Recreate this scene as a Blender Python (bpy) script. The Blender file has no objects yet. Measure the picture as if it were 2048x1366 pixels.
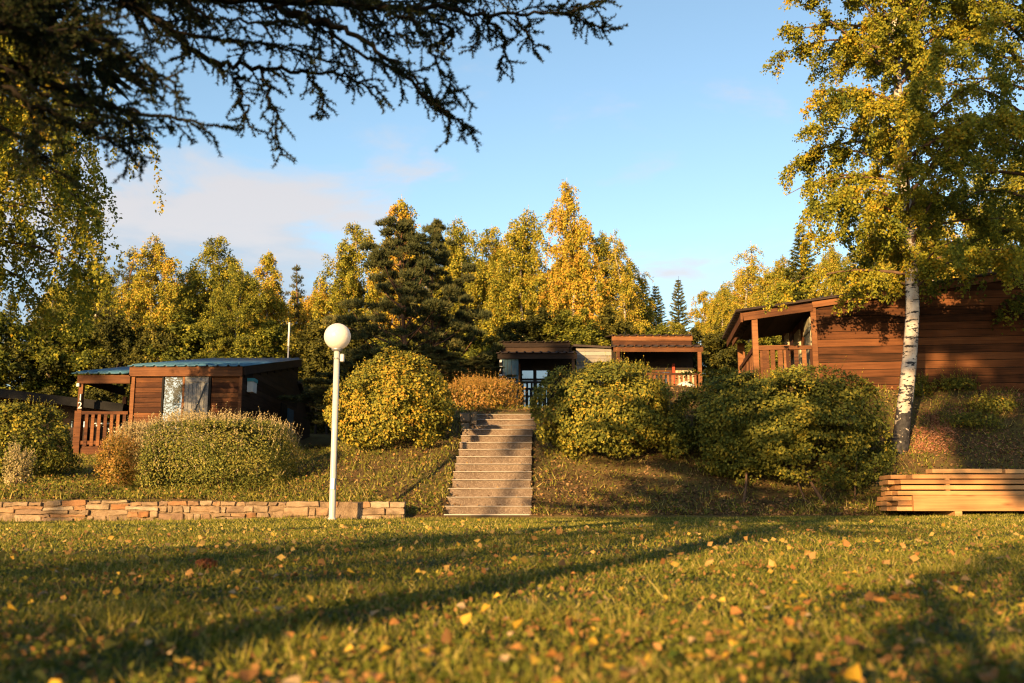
import bpy, bmesh, math, random
import numpy as np
from mathutils import Vector, Matrix

R = math.radians
rng = np.random.default_rng(7)
random.seed(7)
C = bpy.context.scene.collection

# ------------------------------------------------------------------ camera, sky, sun, exposure
PITCH, FPX, CAMZ = R(9.69), 1991.0, 0.36
cam_data = bpy.data.cameras.new('camera')
cam_data.sensor_width = 36.0
cam_data.lens = 36.0 * FPX / 2048.0
cam_data.clip_start, cam_data.clip_end = 0.05, 3000.0
cam_data.dof.use_dof = True
cam_data.dof.focus_distance = 16.0
cam_data.dof.aperture_fstop = 3.2
cam = bpy.data.objects.new('camera', cam_data)
cam.location = (0, 0, CAMZ)
cam.rotation_euler = (R(90) + PITCH, 0, 0)
C.objects.link(cam)
bpy.context.scene.camera = cam

SUN_AZ, SUN_EL = R(24), R(11)       # azimuth the light travels towards (from +Y to +X), height of the sun
sun_dir = Vector((math.sin(SUN_AZ) * math.cos(SUN_EL), math.cos(SUN_AZ) * math.cos(SUN_EL), -math.sin(SUN_EL)))
sl = bpy.data.lights.new('sun', 'SUN')
sl.energy, sl.angle, sl.color = 5.0, R(0.55), (1.0, 0.63, 0.26)
so = bpy.data.objects.new('sun', sl)
so.rotation_euler = sun_dir.to_track_quat('-Z', 'Y').to_euler()
so.location = (-20, -40, 30)
C.objects.link(so)

sc = bpy.context.scene
sc.view_settings.view_transform = 'Standard'
sc.view_settings.look = 'None'
sc.view_settings.gamma = 1.0
sc.view_settings.use_curve_mapping = False
sc.view_settings.exposure = 1.68
sc.cycles.use_denoising = True
sc.cycles.denoiser = 'OPENIMAGEDENOISE'
sc.cycles.denoising_input_passes = 'RGB_ALBEDO_NORMAL'
sc.cycles.denoising_prefilter = 'ACCURATE'
sc.cycles.filter_width = 1.2
sc.cycles.max_bounces = 6
sc.cycles.diffuse_bounces = 2
sc.cycles.glossy_bounces = 2
sc.cycles.transmission_bounces = 3
sc.cycles.sample_clamp_indirect = 4.0

world = bpy.data.worlds.new('World')
sc.world = world
world.use_nodes = True
wn, wl = world.node_tree.nodes, world.node_tree.links
wn.clear()


def wnode(t, **kw):
    n = wn.new(t)
    for k, v in kw.items():
        setattr(n, k, v)
    return n


def wmath(op, a, b=None, clamp=False):
    n = wnode('ShaderNodeMath', operation=op, use_clamp=clamp)
    for i, v in enumerate((a, b)):
        if v is None:
            continue
        if isinstance(v, (int, float)):
            n.inputs[i].default_value = v
        else:
            wl.new(v, n.inputs[i])
    return n.outputs[0]


sky = wnode('ShaderNodeTexSky', sky_type='NISHITA')
sky.sun_disc = False
sky.sun_elevation = SUN_EL
sky.sun_rotation = R(180) + SUN_AZ
sky.altitude = 300
sky.air_density = 1.0
sky.dust_density = 0.6
sky.ozone_density = 2.5
tc = wnode('ShaderNodeTexCoord')
sep = wnode('ShaderNodeSeparateXYZ')
wl.new(tc.outputs['Generated'], sep.inputs[0])
dx, dy, dz = sep.outputs
# cloud layer: noise on a flat sheet far above, thicker towards one side of the sky
inv = wmath('DIVIDE', 1.0, wmath('ADD', wmath('MAXIMUM', dz, 0.0), 0.10))
comb = wnode('ShaderNodeCombineXYZ')
wl.new(wmath('MULTIPLY', dx, inv), comb.inputs[0])
wl.new(wmath('MULTIPLY', dy, inv), comb.inputs[1])
noi = wnode('ShaderNodeTexNoise')
noi.inputs['Scale'].default_value = 2.0
noi.inputs['Detail'].default_value = 6
noi.inputs['Roughness'].default_value = 0.58
noi.inputs['Distortion'].default_value = 0.3
mp = wnode('ShaderNodeMapping')
mp.inputs['Location'].default_value = (3.1, 0.4, 0.0)
wl.new(comb.outputs[0], mp.inputs[0])
wl.new(mp.outputs[0], noi.inputs['Vector'])
# the bank of cloud low in the north-west: azimuth/height falloff
az = wmath('ARCTAN2', dx, dy)
el = wmath('ARCSINE', dz)
ba = wmath('DIVIDE', wmath('ADD', az, R(21)), R(17))
be = wmath('DIVIDE', wmath('SUBTRACT', el, R(13)), R(8.5))
dist = wmath('ADD', wmath('MULTIPLY', ba, ba), wmath('MULTIPLY', be, be))
bank = wmath('SUBTRACT', 1.0, dist, clamp=True)
low = wmath('SUBTRACT', 1.0, wmath('DIVIDE', el, R(22)), clamp=True)
m0 = wmath('ADD', noi.outputs['Fac'], wmath('MULTIPLY', bank, 0.36))
m0 = wmath('ADD', m0, wmath('MULTIPLY', low, 0.05))
mr = wnode('ShaderNodeMapRange', interpolation_type='SMOOTHSTEP')
mr.inputs['From Min'].default_value = 0.54
mr.inputs['From Max'].default_value = 0.80
wl.new(m0, mr.inputs['Value'])
tint = wnode('ShaderNodeMix', data_type='RGBA', blend_type='MULTIPLY')
tint.inputs[0].default_value = 1.0
wl.new(sky.outputs[0], tint.inputs[6])
tint.inputs[7].default_value = (1.06, 0.95, 0.81, 1)
# cloud shading: grey-blue underside, pinkish white top
ccol = wnode('ShaderNodeMix', data_type='RGBA')
cg = wnode('ShaderNodeMapRange', interpolation_type='SMOOTHSTEP')
cg.inputs['From Min'].default_value = R(10)
cg.inputs['From Max'].default_value = R(18)
wl.new(wmath('ADD', el, wmath('MULTIPLY', wmath('SUBTRACT', noi.outputs['Fac'], 0.5), 0.35)), cg.inputs['Value'])
wl.new(cg.outputs[0], ccol.inputs[0])
ccol.inputs[6].default_value = (1.40, 1.78, 2.2, 1)
ccol.inputs[7].default_value = (2.45, 2.22, 2.15, 1)
mixc = wnode('ShaderNodeMix', data_type='RGBA')
wl.new(wmath('MULTIPLY', mr.outputs[0], 0.8), mixc.inputs[0])
wl.new(tint.outputs[2], mixc.inputs[6])
wl.new(ccol.outputs[2], mixc.inputs[7])
bg = wnode('ShaderNodeBackground')
bg.inputs['Strength'].default_value = 0.105
wl.new(mixc.outputs[2], bg.inputs['Color'])
wo = wnode('ShaderNodeOutputWorld')
wl.new(bg.outputs[0], wo.inputs[0])


# ------------------------------------------------------------------ helpers
def at(px, py, Y):
    """photo pixel (2048 wide) at ground distance Y -> point in the place"""
    u, v = (px - 1024.0) / FPX, (683.0 - py) / FPX
    yy = math.cos(PITCH) - v * math.sin(PITCH)
    zz = math.sin(PITCH) + v * math.cos(PITCH)
    return Vector((u / yy * Y, Y, CAMZ + zz / yy * Y))


class Nt:
    def __init__(self, name):
        self.m = bpy.data.materials.new(name)
        self.m.use_nodes = True
        self.n, self.l = self.m.node_tree.nodes, self.m.node_tree.links
        self.n.clear()
        self.out = self.n.new('ShaderNodeOutputMaterial')

    def node(self, t, **kw):
        n = self.n.new(t)
        for k, v in kw.items():
            setattr(n, k, v)
        return n

    def put(self, sock, v):
        if isinstance(v, (int, float)):
            sock.default_value = v
        elif isinstance(v, tuple):
            sock.default_value = v if len(v) != 3 or sock.type == 'VECTOR' else (*v, 1)
        else:
            self.l.new(v, sock)

    def math(self, op, a, b=0.0, clamp=False):
        n = self.node('ShaderNodeMath', operation=op, use_clamp=clamp)
        self.put(n.inputs[0], a)
        self.put(n.inputs[1], b)
        return n.outputs[0]

    def coord(self, which='Object', scale=(1, 1, 1), loc=None):
        t = self.node('ShaderNodeTexCoord')
        m = self.node('ShaderNodeMapping')
        m.inputs['Scale'].default_value = scale
        self.l.new(t.outputs[which], m.inputs[0])
        if loc is not None:
            self.l.new(loc, m.inputs['Location'])
        return m.outputs[0]

    def noise(self, vec, scale, detail=4, rough=0.55):
        n = self.node('ShaderNodeTexNoise')
        n.inputs['Scale'].default_value = scale
        n.inputs['Detail'].default_value = detail
        n.inputs['Roughness'].default_value = rough
        self.l.new(vec, n.inputs['Vector'])
        return n.outputs['Fac']

    def ramp(self, fac, stops):
        r = self.node('ShaderNodeValToRGB')
        e = r.color_ramp.elements
        while len(e) > 1:
            e.remove(e[0])
        e[0].position, e[0].color = stops[0][0], (*stops[0][1], 1)
        for p, c in stops[1:]:
            x = e.new(p)
            x.color = (*c, 1)
        self.put(r.inputs[0], fac)
        return r.outputs[0]

    def mix(self, fac, a, b, blend='MIX'):
        n = self.node('ShaderNodeMix', data_type='RGBA', blend_type=blend)
        self.put(n.inputs[0], fac)
        self.put(n.inputs[6], a)
        self.put(n.inputs[7], b)
        return n.outputs[2]

    def bump(self, h, strength=0.4, dist=0.01):
        b = self.node('ShaderNodeBump')
        b.inputs['Strength'].default_value = strength
        b.inputs['Distance'].default_value = dist
        self.l.new(h, b.inputs['Height'])
        return b.outputs[0]

    def rand(self):
        return self.node('ShaderNodeObjectInfo').outputs['Random']

    def attr(self, name):
        return self.node('ShaderNodeAttribute', attribute_name=name).outputs['Fac']

    def bsdf(self, col, rough=0.7, normal=None, spec=0.3, metal=0.0):
        b = self.node('ShaderNodeBsdfPrincipled')
        self.put(b.inputs['Base Color'], col)
        self.put(b.inputs['Roughness'], rough)
        self.put(b.inputs['Metallic'], metal)
        b.inputs['Specular IOR Level'].default_value = spec
        if normal is not None:
            self.l.new(normal, b.inputs['Normal'])
        return b.outputs[0]

    def done(self, sh):
        self.l.new(sh, self.out.inputs[0])
        return self.m


def leaf_mat(name, stops, trans=0.3, rough=0.6, shift=0.25, spec=0.10):
    """leaf colour by a per-leaf tint value; each plant a little different"""
    t = Nt(name)
    f = t.math('ADD', t.attr('tint'), t.math('MULTIPLY', t.math('SUBTRACT', t.rand(), 0.5), shift), clamp=True)
    col = t.ramp(f, stops)
    a = t.bsdf(col, rough, spec=spec)
    tr = t.node('ShaderNodeBsdfTranslucent')
    t.put(tr.inputs[0], col)
    m = t.node('ShaderNodeMixShader')
    m.inputs[0].default_value = trans
    t.l.new(a, m.inputs[1])
    t.l.new(tr.outputs[0], m.inputs[2])
    return t.done(m.outputs[0])


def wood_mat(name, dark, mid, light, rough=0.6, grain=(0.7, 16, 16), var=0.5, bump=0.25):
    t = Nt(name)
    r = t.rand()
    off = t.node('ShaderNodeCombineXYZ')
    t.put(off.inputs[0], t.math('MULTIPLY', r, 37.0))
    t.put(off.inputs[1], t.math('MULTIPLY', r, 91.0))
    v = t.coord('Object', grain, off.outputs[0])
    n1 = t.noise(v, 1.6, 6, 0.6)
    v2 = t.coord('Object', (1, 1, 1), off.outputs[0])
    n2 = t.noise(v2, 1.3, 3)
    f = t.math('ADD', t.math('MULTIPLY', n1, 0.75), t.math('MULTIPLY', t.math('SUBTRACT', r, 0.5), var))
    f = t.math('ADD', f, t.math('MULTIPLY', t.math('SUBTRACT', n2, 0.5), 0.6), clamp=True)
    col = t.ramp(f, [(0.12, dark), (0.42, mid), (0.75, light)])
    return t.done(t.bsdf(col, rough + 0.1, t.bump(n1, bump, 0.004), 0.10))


def plain_mat(name, col, rough=0.6, var=0.15, scale=6.0, metal=0.0, spec=0.14, bump=0.15):
    t = Nt(name)
    v = t.coord('Object')
    n = t.noise(v, scale, 5)
    lo = tuple(c * (1 - var) for c in col)
    hi = tuple(min(1, c * (1 + var)) for c in col)
    c = t.ramp(n, [(0.3, lo), (0.7, hi)])
    return t.done(t.bsdf(c, rough, t.bump(n, bump, 0.004), spec, metal))


def raw_mesh(name, verts, faces, tint=None, smooth=False):
    """fast mesh from numpy: verts (n,3), faces (m,k)"""
    me = bpy.data.meshes.new(name)
    verts = np.ascontiguousarray(verts, dtype=np.float32)
    faces = np.ascontiguousarray(faces, dtype=np.int32)
    m, k = faces.shape
    me.vertices.add(len(verts))
    me.vertices.foreach_set('co', verts.ravel())
    me.loops.add(m * k)
    me.loops.foreach_set('vertex_index', faces.ravel())
    me.polygons.add(m)
    me.polygons.foreach_set('loop_start', np.arange(0, m * k, k, dtype=np.int32))
    me.polygons.foreach_set('loop_total', np.full(m, k, dtype=np.int32))
    if smooth:
        me.polygons.foreach_set('use_smooth', np.ones(m, dtype=bool))
    if tint is not None:
        a = me.attributes.new('tint', 'FLOAT', 'POINT')
        a.data.foreach_set('value', np.ascontiguousarray(tint, dtype=np.float32))
    me.update(calc_edges=True)
    me.validate()
    return me


def link(name, me, mat=None, parent=None, loc=None, rot=None):
    o = bpy.data.objects.new(name, me)
    C.objects.link(o)
    if mat is not None and me is not None and not me.materials:
        me.materials.append(mat)
    if parent is not None:
        o.parent = parent
    if loc is not None:
        o.location = loc
    if rot is not None:
        o.rotation_euler = rot
    return o


def tag(o, label, cat, group=None):
    o['label'] = label
    o['category'] = cat
    if group:
        o['group'] = group
    return o


def thing(name, label, cat, loc=(0, 0, 0), rotz=0.0, group=None):
    o = bpy.data.objects.new(name, None)
    o.empty_display_size = 0.3
    C.objects.link(o)
    o.location = loc
    o.rotation_euler = (0, 0, rotz)
    return tag(o, label, cat, group)


def kind(o, k):
    o['kind'] = k
    return o


def box_mesh(name, sx, sy, sz, bevel=0.0):
    bm = bmesh.new()
    bmesh.ops.create_cube(bm, size=1.0)
    bmesh.ops.scale(bm, vec=(sx, sy, sz), verts=bm.verts)
    if bevel > 0:
        bmesh.ops.bevel(bm, geom=bm.edges[:], offset=bevel, segments=1, affect='EDGES', profile=0.5)
    me = bpy.data.meshes.new(name)
    bm.to_mesh(me)
    bm.free()
    return me


def bx(parent, name, mat, x0, x1, y0, y1, z0, z1, rot=None, bevel=0.0):
    me = box_mesh(name, abs(x1 - x0), abs(y1 - y0), abs(z1 - z0), bevel)
    return link(name, me, mat, parent, ((x0 + x1) / 2, (y0 + y1) / 2, (z0 + z1) / 2), rot)


def beam(parent, name, mat, a, b, w, h, bevel=0.0):
    """bar from a to b (local points), its length along its own X"""
    a, b = Vector(a), Vector(b)
    d = b - a
    me = box_mesh(name, d.length, w, h, bevel)
    o = link(name, me, mat, parent, (a + b) / 2)
    xa = d.normalized()
    up = Vector((0, 0, 1)) if abs(xa.z) < 0.9 else Vector((0, 1, 0))
    ya = up.cross(xa).normalized()
    za = xa.cross(ya)
    o.rotation_euler = Matrix((xa, ya, za)).transposed().to_euler()
    return o


def tube_arrays(lines, sides=6):
    """lines: list of (points list, radii list) -> verts, quad faces"""
    V, F = [], []
    base = 0
    ang = np.linspace(0, 2 * np.pi, sides, endpoint=False)
    ca, sa = np.cos(ang), np.sin(ang)
    for pts, rad in lines:
        P = np.asarray([tuple(p) for p in pts], dtype=float)
        n = len(P)
        T = np.gradient(P, axis=0)
        T /= np.linalg.norm(T, axis=1, keepdims=True) + 1e-9
        ref = np.array([0.0, 0.0, 1.0]) if abs(T[:, 2]).mean() < 0.8 else np.array([1.0, 0.0, 0.0])
        A = np.cross(T, ref)
        A /= np.linalg.norm(A, axis=1, keepdims=True) + 1e-9
        B = np.cross(T, A)
        r = np.asarray(rad, dtype=float)[:, None, None]
        ring = P[:, None, :] + r * (A[:, None, :] * ca[None, :, None] + B[:, None, :] * sa[None, :, None])
        V.append(ring.reshape(-1, 3))
        i = np.arange(n - 1)[:, None] * sides
        j = np.arange(sides)[None, :]
        jn = (j + 1) % sides
        q = np.stack([i + j, i + jn, i + sides + jn, i + sides + j], axis=-1).reshape(-1, 4) + base
        F.append(q)
        base += n * sides
    return np.concatenate(V), np.concatenate(F)


def tube_mesh(name, lines, sides=6):
    v, f = tube_arrays(lines, sides)
    return raw_mesh(name, v, f, smooth=True)


def unit(a):
    return a / (np.linalg.norm(a, axis=-1, keepdims=True) + 1e-9)


def leaf_arrays(P, size, tint, rg, axis=None, spread=1.0, width=0.72, fold=0.12, face=None, fspread=0.7):
    """folded diamond leaves: 4 verts and 2 triangles each"""
    n = len(P)
    size = np.broadcast_to(np.asarray(size, dtype=float), (n,))
    a = unit(rg.normal(size=(n, 3)))
    if axis is not None:
        a = unit(np.asarray(axis) + a * spread)
    if face is not None:        # leaves turned outwards, as they grow to the light
        nn = unit(np.asarray(face) + rg.normal(size=(n, 3)) * fspread)
        b = unit(np.cross(nn, a))
        a = np.cross(b, nn)
    else:
        b = unit(np.cross(a, rg.normal(size=(n, 3))))
    c = np.cross(a, b)
    L = size[:, None]
    w = (size * width * 0.5)[:, None]
    v0 = P
    v2 = P + a * L
    mid = P + a * L * 0.42
    v1 = mid + b * w + c * L * fold
    v3 = mid - b * w + c * L * fold
    V = np.stack([v0, v1, v2, v3], axis=1).reshape(-1, 3)
    i = np.arange(n)[:, None] * 4
    F = np.concatenate([i + np.array([[0, 1, 2]]), i + np.array([[0, 2, 3]])], axis=1).reshape(-1, 3)
    T = np.repeat(np.broadcast_to(np.asarray(tint, dtype=float), (n,)), 4)
    return V, F, T


def blade_arrays(P, D, size, width, tint, rg):
    """thin needles / blades: one triangle each, from P along D"""
    n = len(P)
    size = np.broadcast_to(np.asarray(size, dtype=float), (n,))
    D = unit(D)
    s = unit(np.cross(D, rg.normal(size=(n, 3))))
    w = np.broadcast_to(np.asarray(width, dtype=float), (n,))[:, None] * 0.5
    V = np.stack([P - s * w, P + s * w, P + D * size[:, None]], axis=1).reshape(-1, 3)
    F = np.arange(3 * n).reshape(-1, 3)
    T = np.repeat(np.broadcast_to(np.asarray(tint, dtype=float), (n,)), 3)
    return V, F, T


def join(*parts):
    V, F, T, b = [], [], [], 0
    for v, f, t in parts:
        V.append(v)
        F.append(f + b)
        T.append(t)
        b += len(v)
    return np.concatenate(V), np.concatenate(F), np.concatenate(T)


def smooth_line(pts, n):
    """Catmull-Rom through the points"""
    P = np.asarray([tuple(p) for p in pts], dtype=float)
    Q = np.vstack([2 * P[0] - P[1], P, 2 * P[-1] - P[-2]])
    out = []
    segs = len(P) - 1
    for k in range(n):
        s = k / (n - 1) * segs
        i = min(int(s), segs - 1)
        t = s - i
        p0, p1, p2, p3 = Q[i], Q[i + 1], Q[i + 2], Q[i + 3]
        out.append(0.5 * ((2 * p1) + (-p0 + p2) * t + (2 * p0 - 5 * p1 + 4 * p2 - p3) * t * t + (-p0 + 3 * p1 - 3 * p2 + p3) * t ** 3))
    return np.array(out)


def sstep(a, b, x):
    t = np.clip((np.asarray(x, dtype=float) - a) / (b - a), 0, 1)
    return t * t * (3 - 2 * t)


def wobble(x, y, s, seed=0.0):
    return (np.sin(x * 1.7 / s + 1.3 + seed) * np.cos(y * 1.9 / s - 0.7 + seed * 2) + 0.6 * np.sin(x * 3.9 / s - y * 3.1 / s + seed)
            + 0.4 * np.cos(x * 7.1 / s + y * 6.3 / s + 2.1)) / 2.0


# ------------------------------------------------------------------ terrain
FOOT = 15.9
ST0, ST1, RISE, TREAD = 16.3, 19.95, 0.151, 0.332      # the long flight of steps


def stair_cx(y):
    return -0.375 + (np.asarray(y, dtype=float) - 16.3) * 0.028


def lawn_z(x, y):
    x, y = np.asarray(x, dtype=float), np.asarray(y, dtype=float)
    return 0.016 * np.clip(y, -40, 20) + 0.006 * np.clip(x, -14, 14) + 0.012 * wobble(x, y, 1.1) + 0.02 * wobble(x, y, 3.1, 2.0)


PL = ([15.9, 17, 20, 24, 28, 36, 45, 60, 100, 200, 600], [0.54, 0.68, 1.0, 1.42, 1.85, 2.9, 4.0, 6.0, 11, 20, 50])
PM = ([15.9, 16.3, 20.0, 21.2, 24, 34, 45, 60, 100, 200, 600], [0.26, 0.40, 1.98, 2.45, 2.75, 3.80, 4.8, 6.4, 11, 20, 50])
PR = ([15.9, 16.4, 17, 18, 20, 20.8, 24, 34, 45, 60, 100, 200, 600], [0.27, 0.42, 0.66, 1.35, 2.6, 2.93, 3.0, 4.0, 4.9, 6.4, 11, 20, 50])


def hill_z(x, y):
    x, y = np.asarray(x, dtype=float), np.asarray(y, dtype=float)
    zl, zm, zr = np.interp(y, *PL), np.interp(y, *PM), np.interp(y, *PR)
    wl_ = 1 - sstep(-5.2, -1.9, x)
    wr_ = sstep(0.7, 2.6, x)
    # behind the retaining wall the soil stands level with its top until the wall ends
    wall = (1 - sstep(-2.1, -1.6, x)) * (1 - sstep(16.0, 16.8, y))
    z = zl * wl_ + zm * (1 - wl_ - wr_) + zr * wr_
    z = np.maximum(z, 0.515 * wall)
    z = z + (0.05 * wobble(x, y, 0.9, 1.0) + 0.06 * wobble(x, y, 2.3)) * sstep(16.0, 17.0, y)
    # the cut for the steps
    on = (np.abs(x - stair_cx(y)) < 0.66) & (y > 16.1) & (y < 21.3)
    line = 0.30 + (y - ST0) / TREAD * RISE - 0.22
    line = np.where(y > 19.9, np.interp(y, [19.9, 21.3], [1.62, 2.12]), line)
    z = np.where(y < FOOT - 0.003, lawn_z(x, y) - 0.25, z)      # skirt under the seam with the lawn
    return np.where(on, np.minimum(z, line), z)


def ground_z(x, y):
    x, y = np.asarray(x, dtype=float), np.asarray(y, dtype=float)
    return np.where(y < FOOT, lawn_z(x, y), hill_z(x, y))


def grid_mesh(name, xs, ys, fz):
    X, Y = np.meshgrid(xs, ys)
    Z = fz(X, Y)
    V = np.stack([X, Y, Z], -1).reshape(-1, 3)
    nx, ny = len(xs), len(ys)
    i = np.arange(ny - 1)[:, None] * nx + np.arange(nx - 1)[None, :]
    F = np.stack([i, i + 1, i + nx + 1, i + nx], -1).reshape(-1, 4)
    return raw_mesh(name, V, F, smooth=True)


t = Nt('lawn_soil')
v = t.coord('Object')
n1, n2, n3 = t.noise(v, 2.2, 6), t.noise(v, 22, 5), t.noise(v, 110, 3)
f = t.math('ADD', t.math('MULTIPLY', n1, 0.5), t.math('MULTIPLY', n2, 0.5))
c = t.ramp(f, [(0.36, (0.022, 0.026, 0.008)), (0.5, (0.05, 0.06, 0.014)), (0.64, (0.09, 0.085, 0.022))])
M_LAWN = t.done(t.bsdf(c, 0.9, t.bump(n3, 0.6, 0.02), 0.1))

t = Nt('hillside_soil')
v = t.coord('Object')
n1, n2, n3 = t.noise(v, 0.9, 6), t.noise(v, 9, 5, 0.65), t.noise(v, 60, 4, 0.7)
f = t.math('ADD', t.math('MULTIPLY', n1, 0.45), t.math('MULTIPLY', n2, 0.55))
c1 = t.ramp(f, [(0.34, (0.03, 0.022, 0.012)), (0.46, (0.07, 0.045, 0.02)), (0.55, (0.075, 0.07, 0.02)), (0.68, (0.12, 0.10, 0.035))])
c = t.mix(t.math('MULTIPLY', n3, 0.5), c1, (0.16, 0.10, 0.045, 1))
M_HILL = t.done(t.bsdf(c, 0.95, t.bump(n3, 0.8, 0.03), 0.1))

xs = np.concatenate([np.linspace(-500, -40, 14)[:-1], np.linspace(-40, -14, 27)[:-1], np.arange(-14, 14.01, 0.19), np.linspace(14, 40, 27)[1:], np.linspace(40, 500, 14)[1:]])
ysl = np.concatenate([np.linspace(-300, -8, 20)[:-1], np.arange(-8, 15.85, 0.19), [FOOT, FOOT + 0.06]])
lawn = kind(link('lawn', grid_mesh('lawn', xs, ysl, lawn_z), M_LAWN), 'structure')
ysh = np.concatenate([[FOOT - 0.004], np.arange(FOOT, 26, 0.15), np.arange(26, 45, 0.5), np.linspace(45, 700, 60)])
hill = kind(link('hillside', grid_mesh('hillside', xs, ysh, hill_z), M_HILL), 'structure')

# ------------------------------------------------------------------ materials of the built things
M_CLAD = wood_mat('brown_cladding', (0.035, 0.013, 0.007), (0.105, 0.041, 0.017), (0.19, 0.08, 0.03))
M_CLAD2 = wood_mat('warm_cladding', (0.027, 0.011, 0.005), (0.085, 0.032, 0.013), (0.155, 0.062, 0.024))
M_TRIM = wood_mat('brown_trim', (0.04, 0.016, 0.009), (0.115, 0.048, 0.021), (0.20, 0.09, 0.04))
M_DARKWOOD = wood_mat('dark_shaded_wood', (0.012, 0.008, 0.007), (0.028, 0.017, 0.013), (0.05, 0.03, 0.02))
def knotty(name, dark, mid, light):
    t = Nt(name)
    r = t.rand()
    off = t.node('ShaderNodeCombineXYZ')
    t.put(off.inputs[0], t.math('MULTIPLY', r, 37.0))
    t.put(off.inputs[1], t.math('MULTIPLY', r, 91.0))
    vk = t.coord('Object', (1.6, 5.0, 5.0), off.outputs[0])
    vo = t.node('ShaderNodeTexVoronoi')
    vo.inputs['Scale'].default_value = 0.9
    t.l.new(vk, vo.inputs['Vector'])
    knot = t.math('SUBTRACT', 1.0, t.math('MULTIPLY', vo.outputs['Distance'], 6.0), clamp=True)
    v = t.coord('Object', (0.7, 20, 20), off.outputs[0])
    n1 = t.noise(v, 1.5, 6, 0.6)
    n2 = t.noise(t.coord('Object', (1, 1, 1), off.outputs[0]), 1.1, 3)
    f = t.math('ADD', t.math('MULTIPLY', n1, 0.6), t.math('MULTIPLY', t.math('SUBTRACT', r, 0.5), 0.35))
    f = t.math('ADD', f, t.math('MULTIPLY', t.math('SUBTRACT', n2, 0.4), 0.6), clamp=True)
    c = t.ramp(f, [(0.12, dark), (0.42, mid), (0.75, light)])
    c = t.mix(t.math('MULTIPLY', knot, 0.85), c, (0.12, 0.045, 0.015, 1))
    return t.done(t.bsdf(c, 0.65, t.bump(n1, 0.25, 0.004), 0.2))


M_PINE = knotty('fresh_sawn_pine', (0.22, 0.10, 0.04), (0.39, 0.205, 0.085), (0.50, 0.30, 0.14))
M_GREYPAINT = wood_mat('grey_painted_wood', (0.12, 0.12, 0.128), (0.17, 0.17, 0.175), (0.21, 0.21, 0.21), 0.55, (16, 16, 0.7), 0.15)
M_CREAM = wood_mat('cream_painted_wood', (0.24, 0.20, 0.13), (0.34, 0.30, 0.205), (0.40, 0.36, 0.26), 0.55, (16, 16, 0.7), 0.15)
M_BLUEGREY = wood_mat('shaded_blue_grey_paint', (0.03, 0.06, 0.085), (0.05, 0.095, 0.13), (0.07, 0.125, 0.165), 0.6, (16, 16, 0.7), 0.2)
M_WHITECLAD = wood_mat('pale_weathered_boards', (0.16, 0.15, 0.14), (0.25, 0.235, 0.22), (0.31, 0.29, 0.27), 0.7)
M_ROOFBLUE = plain_mat('blue_roof_sheet', (0.055, 0.14, 0.22), 0.45, 0.18, 3.0, 0.0, 0.3)
M_ROOFDARK = plain_mat('dark_roof_sheet', (0.035, 0.025, 0.022), 0.6, 0.3, 3.0, 0.0, 0.15)
M_BLACK = plain_mat('black_paint_and_shade', (0.010, 0.010, 0.011), 0.7, 0.2, 6.0, 0.0, 0.06)
M_WHITE = plain_mat('white_plastic', (0.50, 0.50, 0.49), 0.4, 0.05)
M_GREYMETAL = plain_mat('grey_metal', (0.32, 0.33, 0.34), 0.4, 0.15, 5, 0.6)
M_DARKROOM = plain_mat('dark_room', (0.02, 0.016, 0.013), 0.9, 0.2)
M_TEAL = plain_mat('teal_plastic', (0.05, 0.22, 0.26), 0.5, 0.1)
M_RED = plain_mat('red_paint', (0.25, 0.04, 0.02), 0.5, 0.15)

t = Nt('window_glass')
g = t.node('ShaderNodeBsdfGlossy')
g.inputs['Roughness'].default_value = 0.015
g.inputs['Color'].default_value = (0.55, 0.73, 0.95, 1)
d = t.bsdf((0.02, 0.025, 0.03), 0.1)
m = t.node('ShaderNodeMixShader')
m.inputs[0].default_value = 0.2
t.l.new(d, m.inputs[1])
t.l.new(g.outputs[0], m.inputs[2])
M_GLASS = t.done(m.outputs[0])

t = Nt('exposed_aggregate_concrete')
v = t.coord('Object')
n1, n2 = t.noise(v, 3.0, 5), t.noise(v, 55, 3, 0.7)
vo = t.node('ShaderNodeTexVoronoi')
vo.inputs['Scale'].default_value = 70
t.l.new(v, vo.inputs['Vector'])
c = t.ramp(n1, [(0.3, (0.06, 0.04, 0.03)), (0.55, (0.11, 0.076, 0.056)), (0.75, (0.155, 0.112, 0.083))])
c = t.mix(0.35, c, t.ramp(vo.outputs['Color'], [(0.1, (0.05, 0.04, 0.03)), (0.5, (0.13, 0.095, 0.07)), (0.95, (0.32, 0.27, 0.225))]))
M_STEP = t.done(t.bsdf(c, 0.85, t.bump(n2, 0.6, 0.01), 0.2))
M_NOSE = plain_mat('pale_tread_edge', (0.30, 0.27, 0.245), 0.6, 0.15, 12)

t = Nt('schist_stone')
v = t.coord('Object')
r = t.rand()
off = t.node('ShaderNodeCombineXYZ')
t.put(off.inputs[0], t.math('MULTIPLY', r, 50.0))
v2 = t.coord('Object', (1, 1, 2.2), off.outputs[0])
n1, n2 = t.noise(v2, 5, 6, 0.65), t.noise(v2, 30, 5, 0.7)
base = t.ramp(r, [(0.0, (0.19, 0.13, 0.08)), (0.2, (0.26, 0.19, 0.125)), (0.4, (0.24, 0.115, 0.05)), (0.55, (0.28, 0.21, 0.14)), (0.7, (0.19, 0.125, 0.085)), (0.85, (0.32, 0.25, 0.175)), (1.0, (0.25, 0.13, 0.06))])
c = t.mix(0.85, base, t.ramp(n1, [(0.3, (0.34, 0.31, 0.28)), (0.5, (0.80, 0.78, 0.76)), (0.7, (1.15, 1.1, 1.0))]), 'MULTIPLY')
M_STONE = t.done(t.bsdf(c, 0.85, t.bump(n2, 0.8, 0.02), 0.2))
t = Nt('mortar')
v = t.coord('Object')
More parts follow.
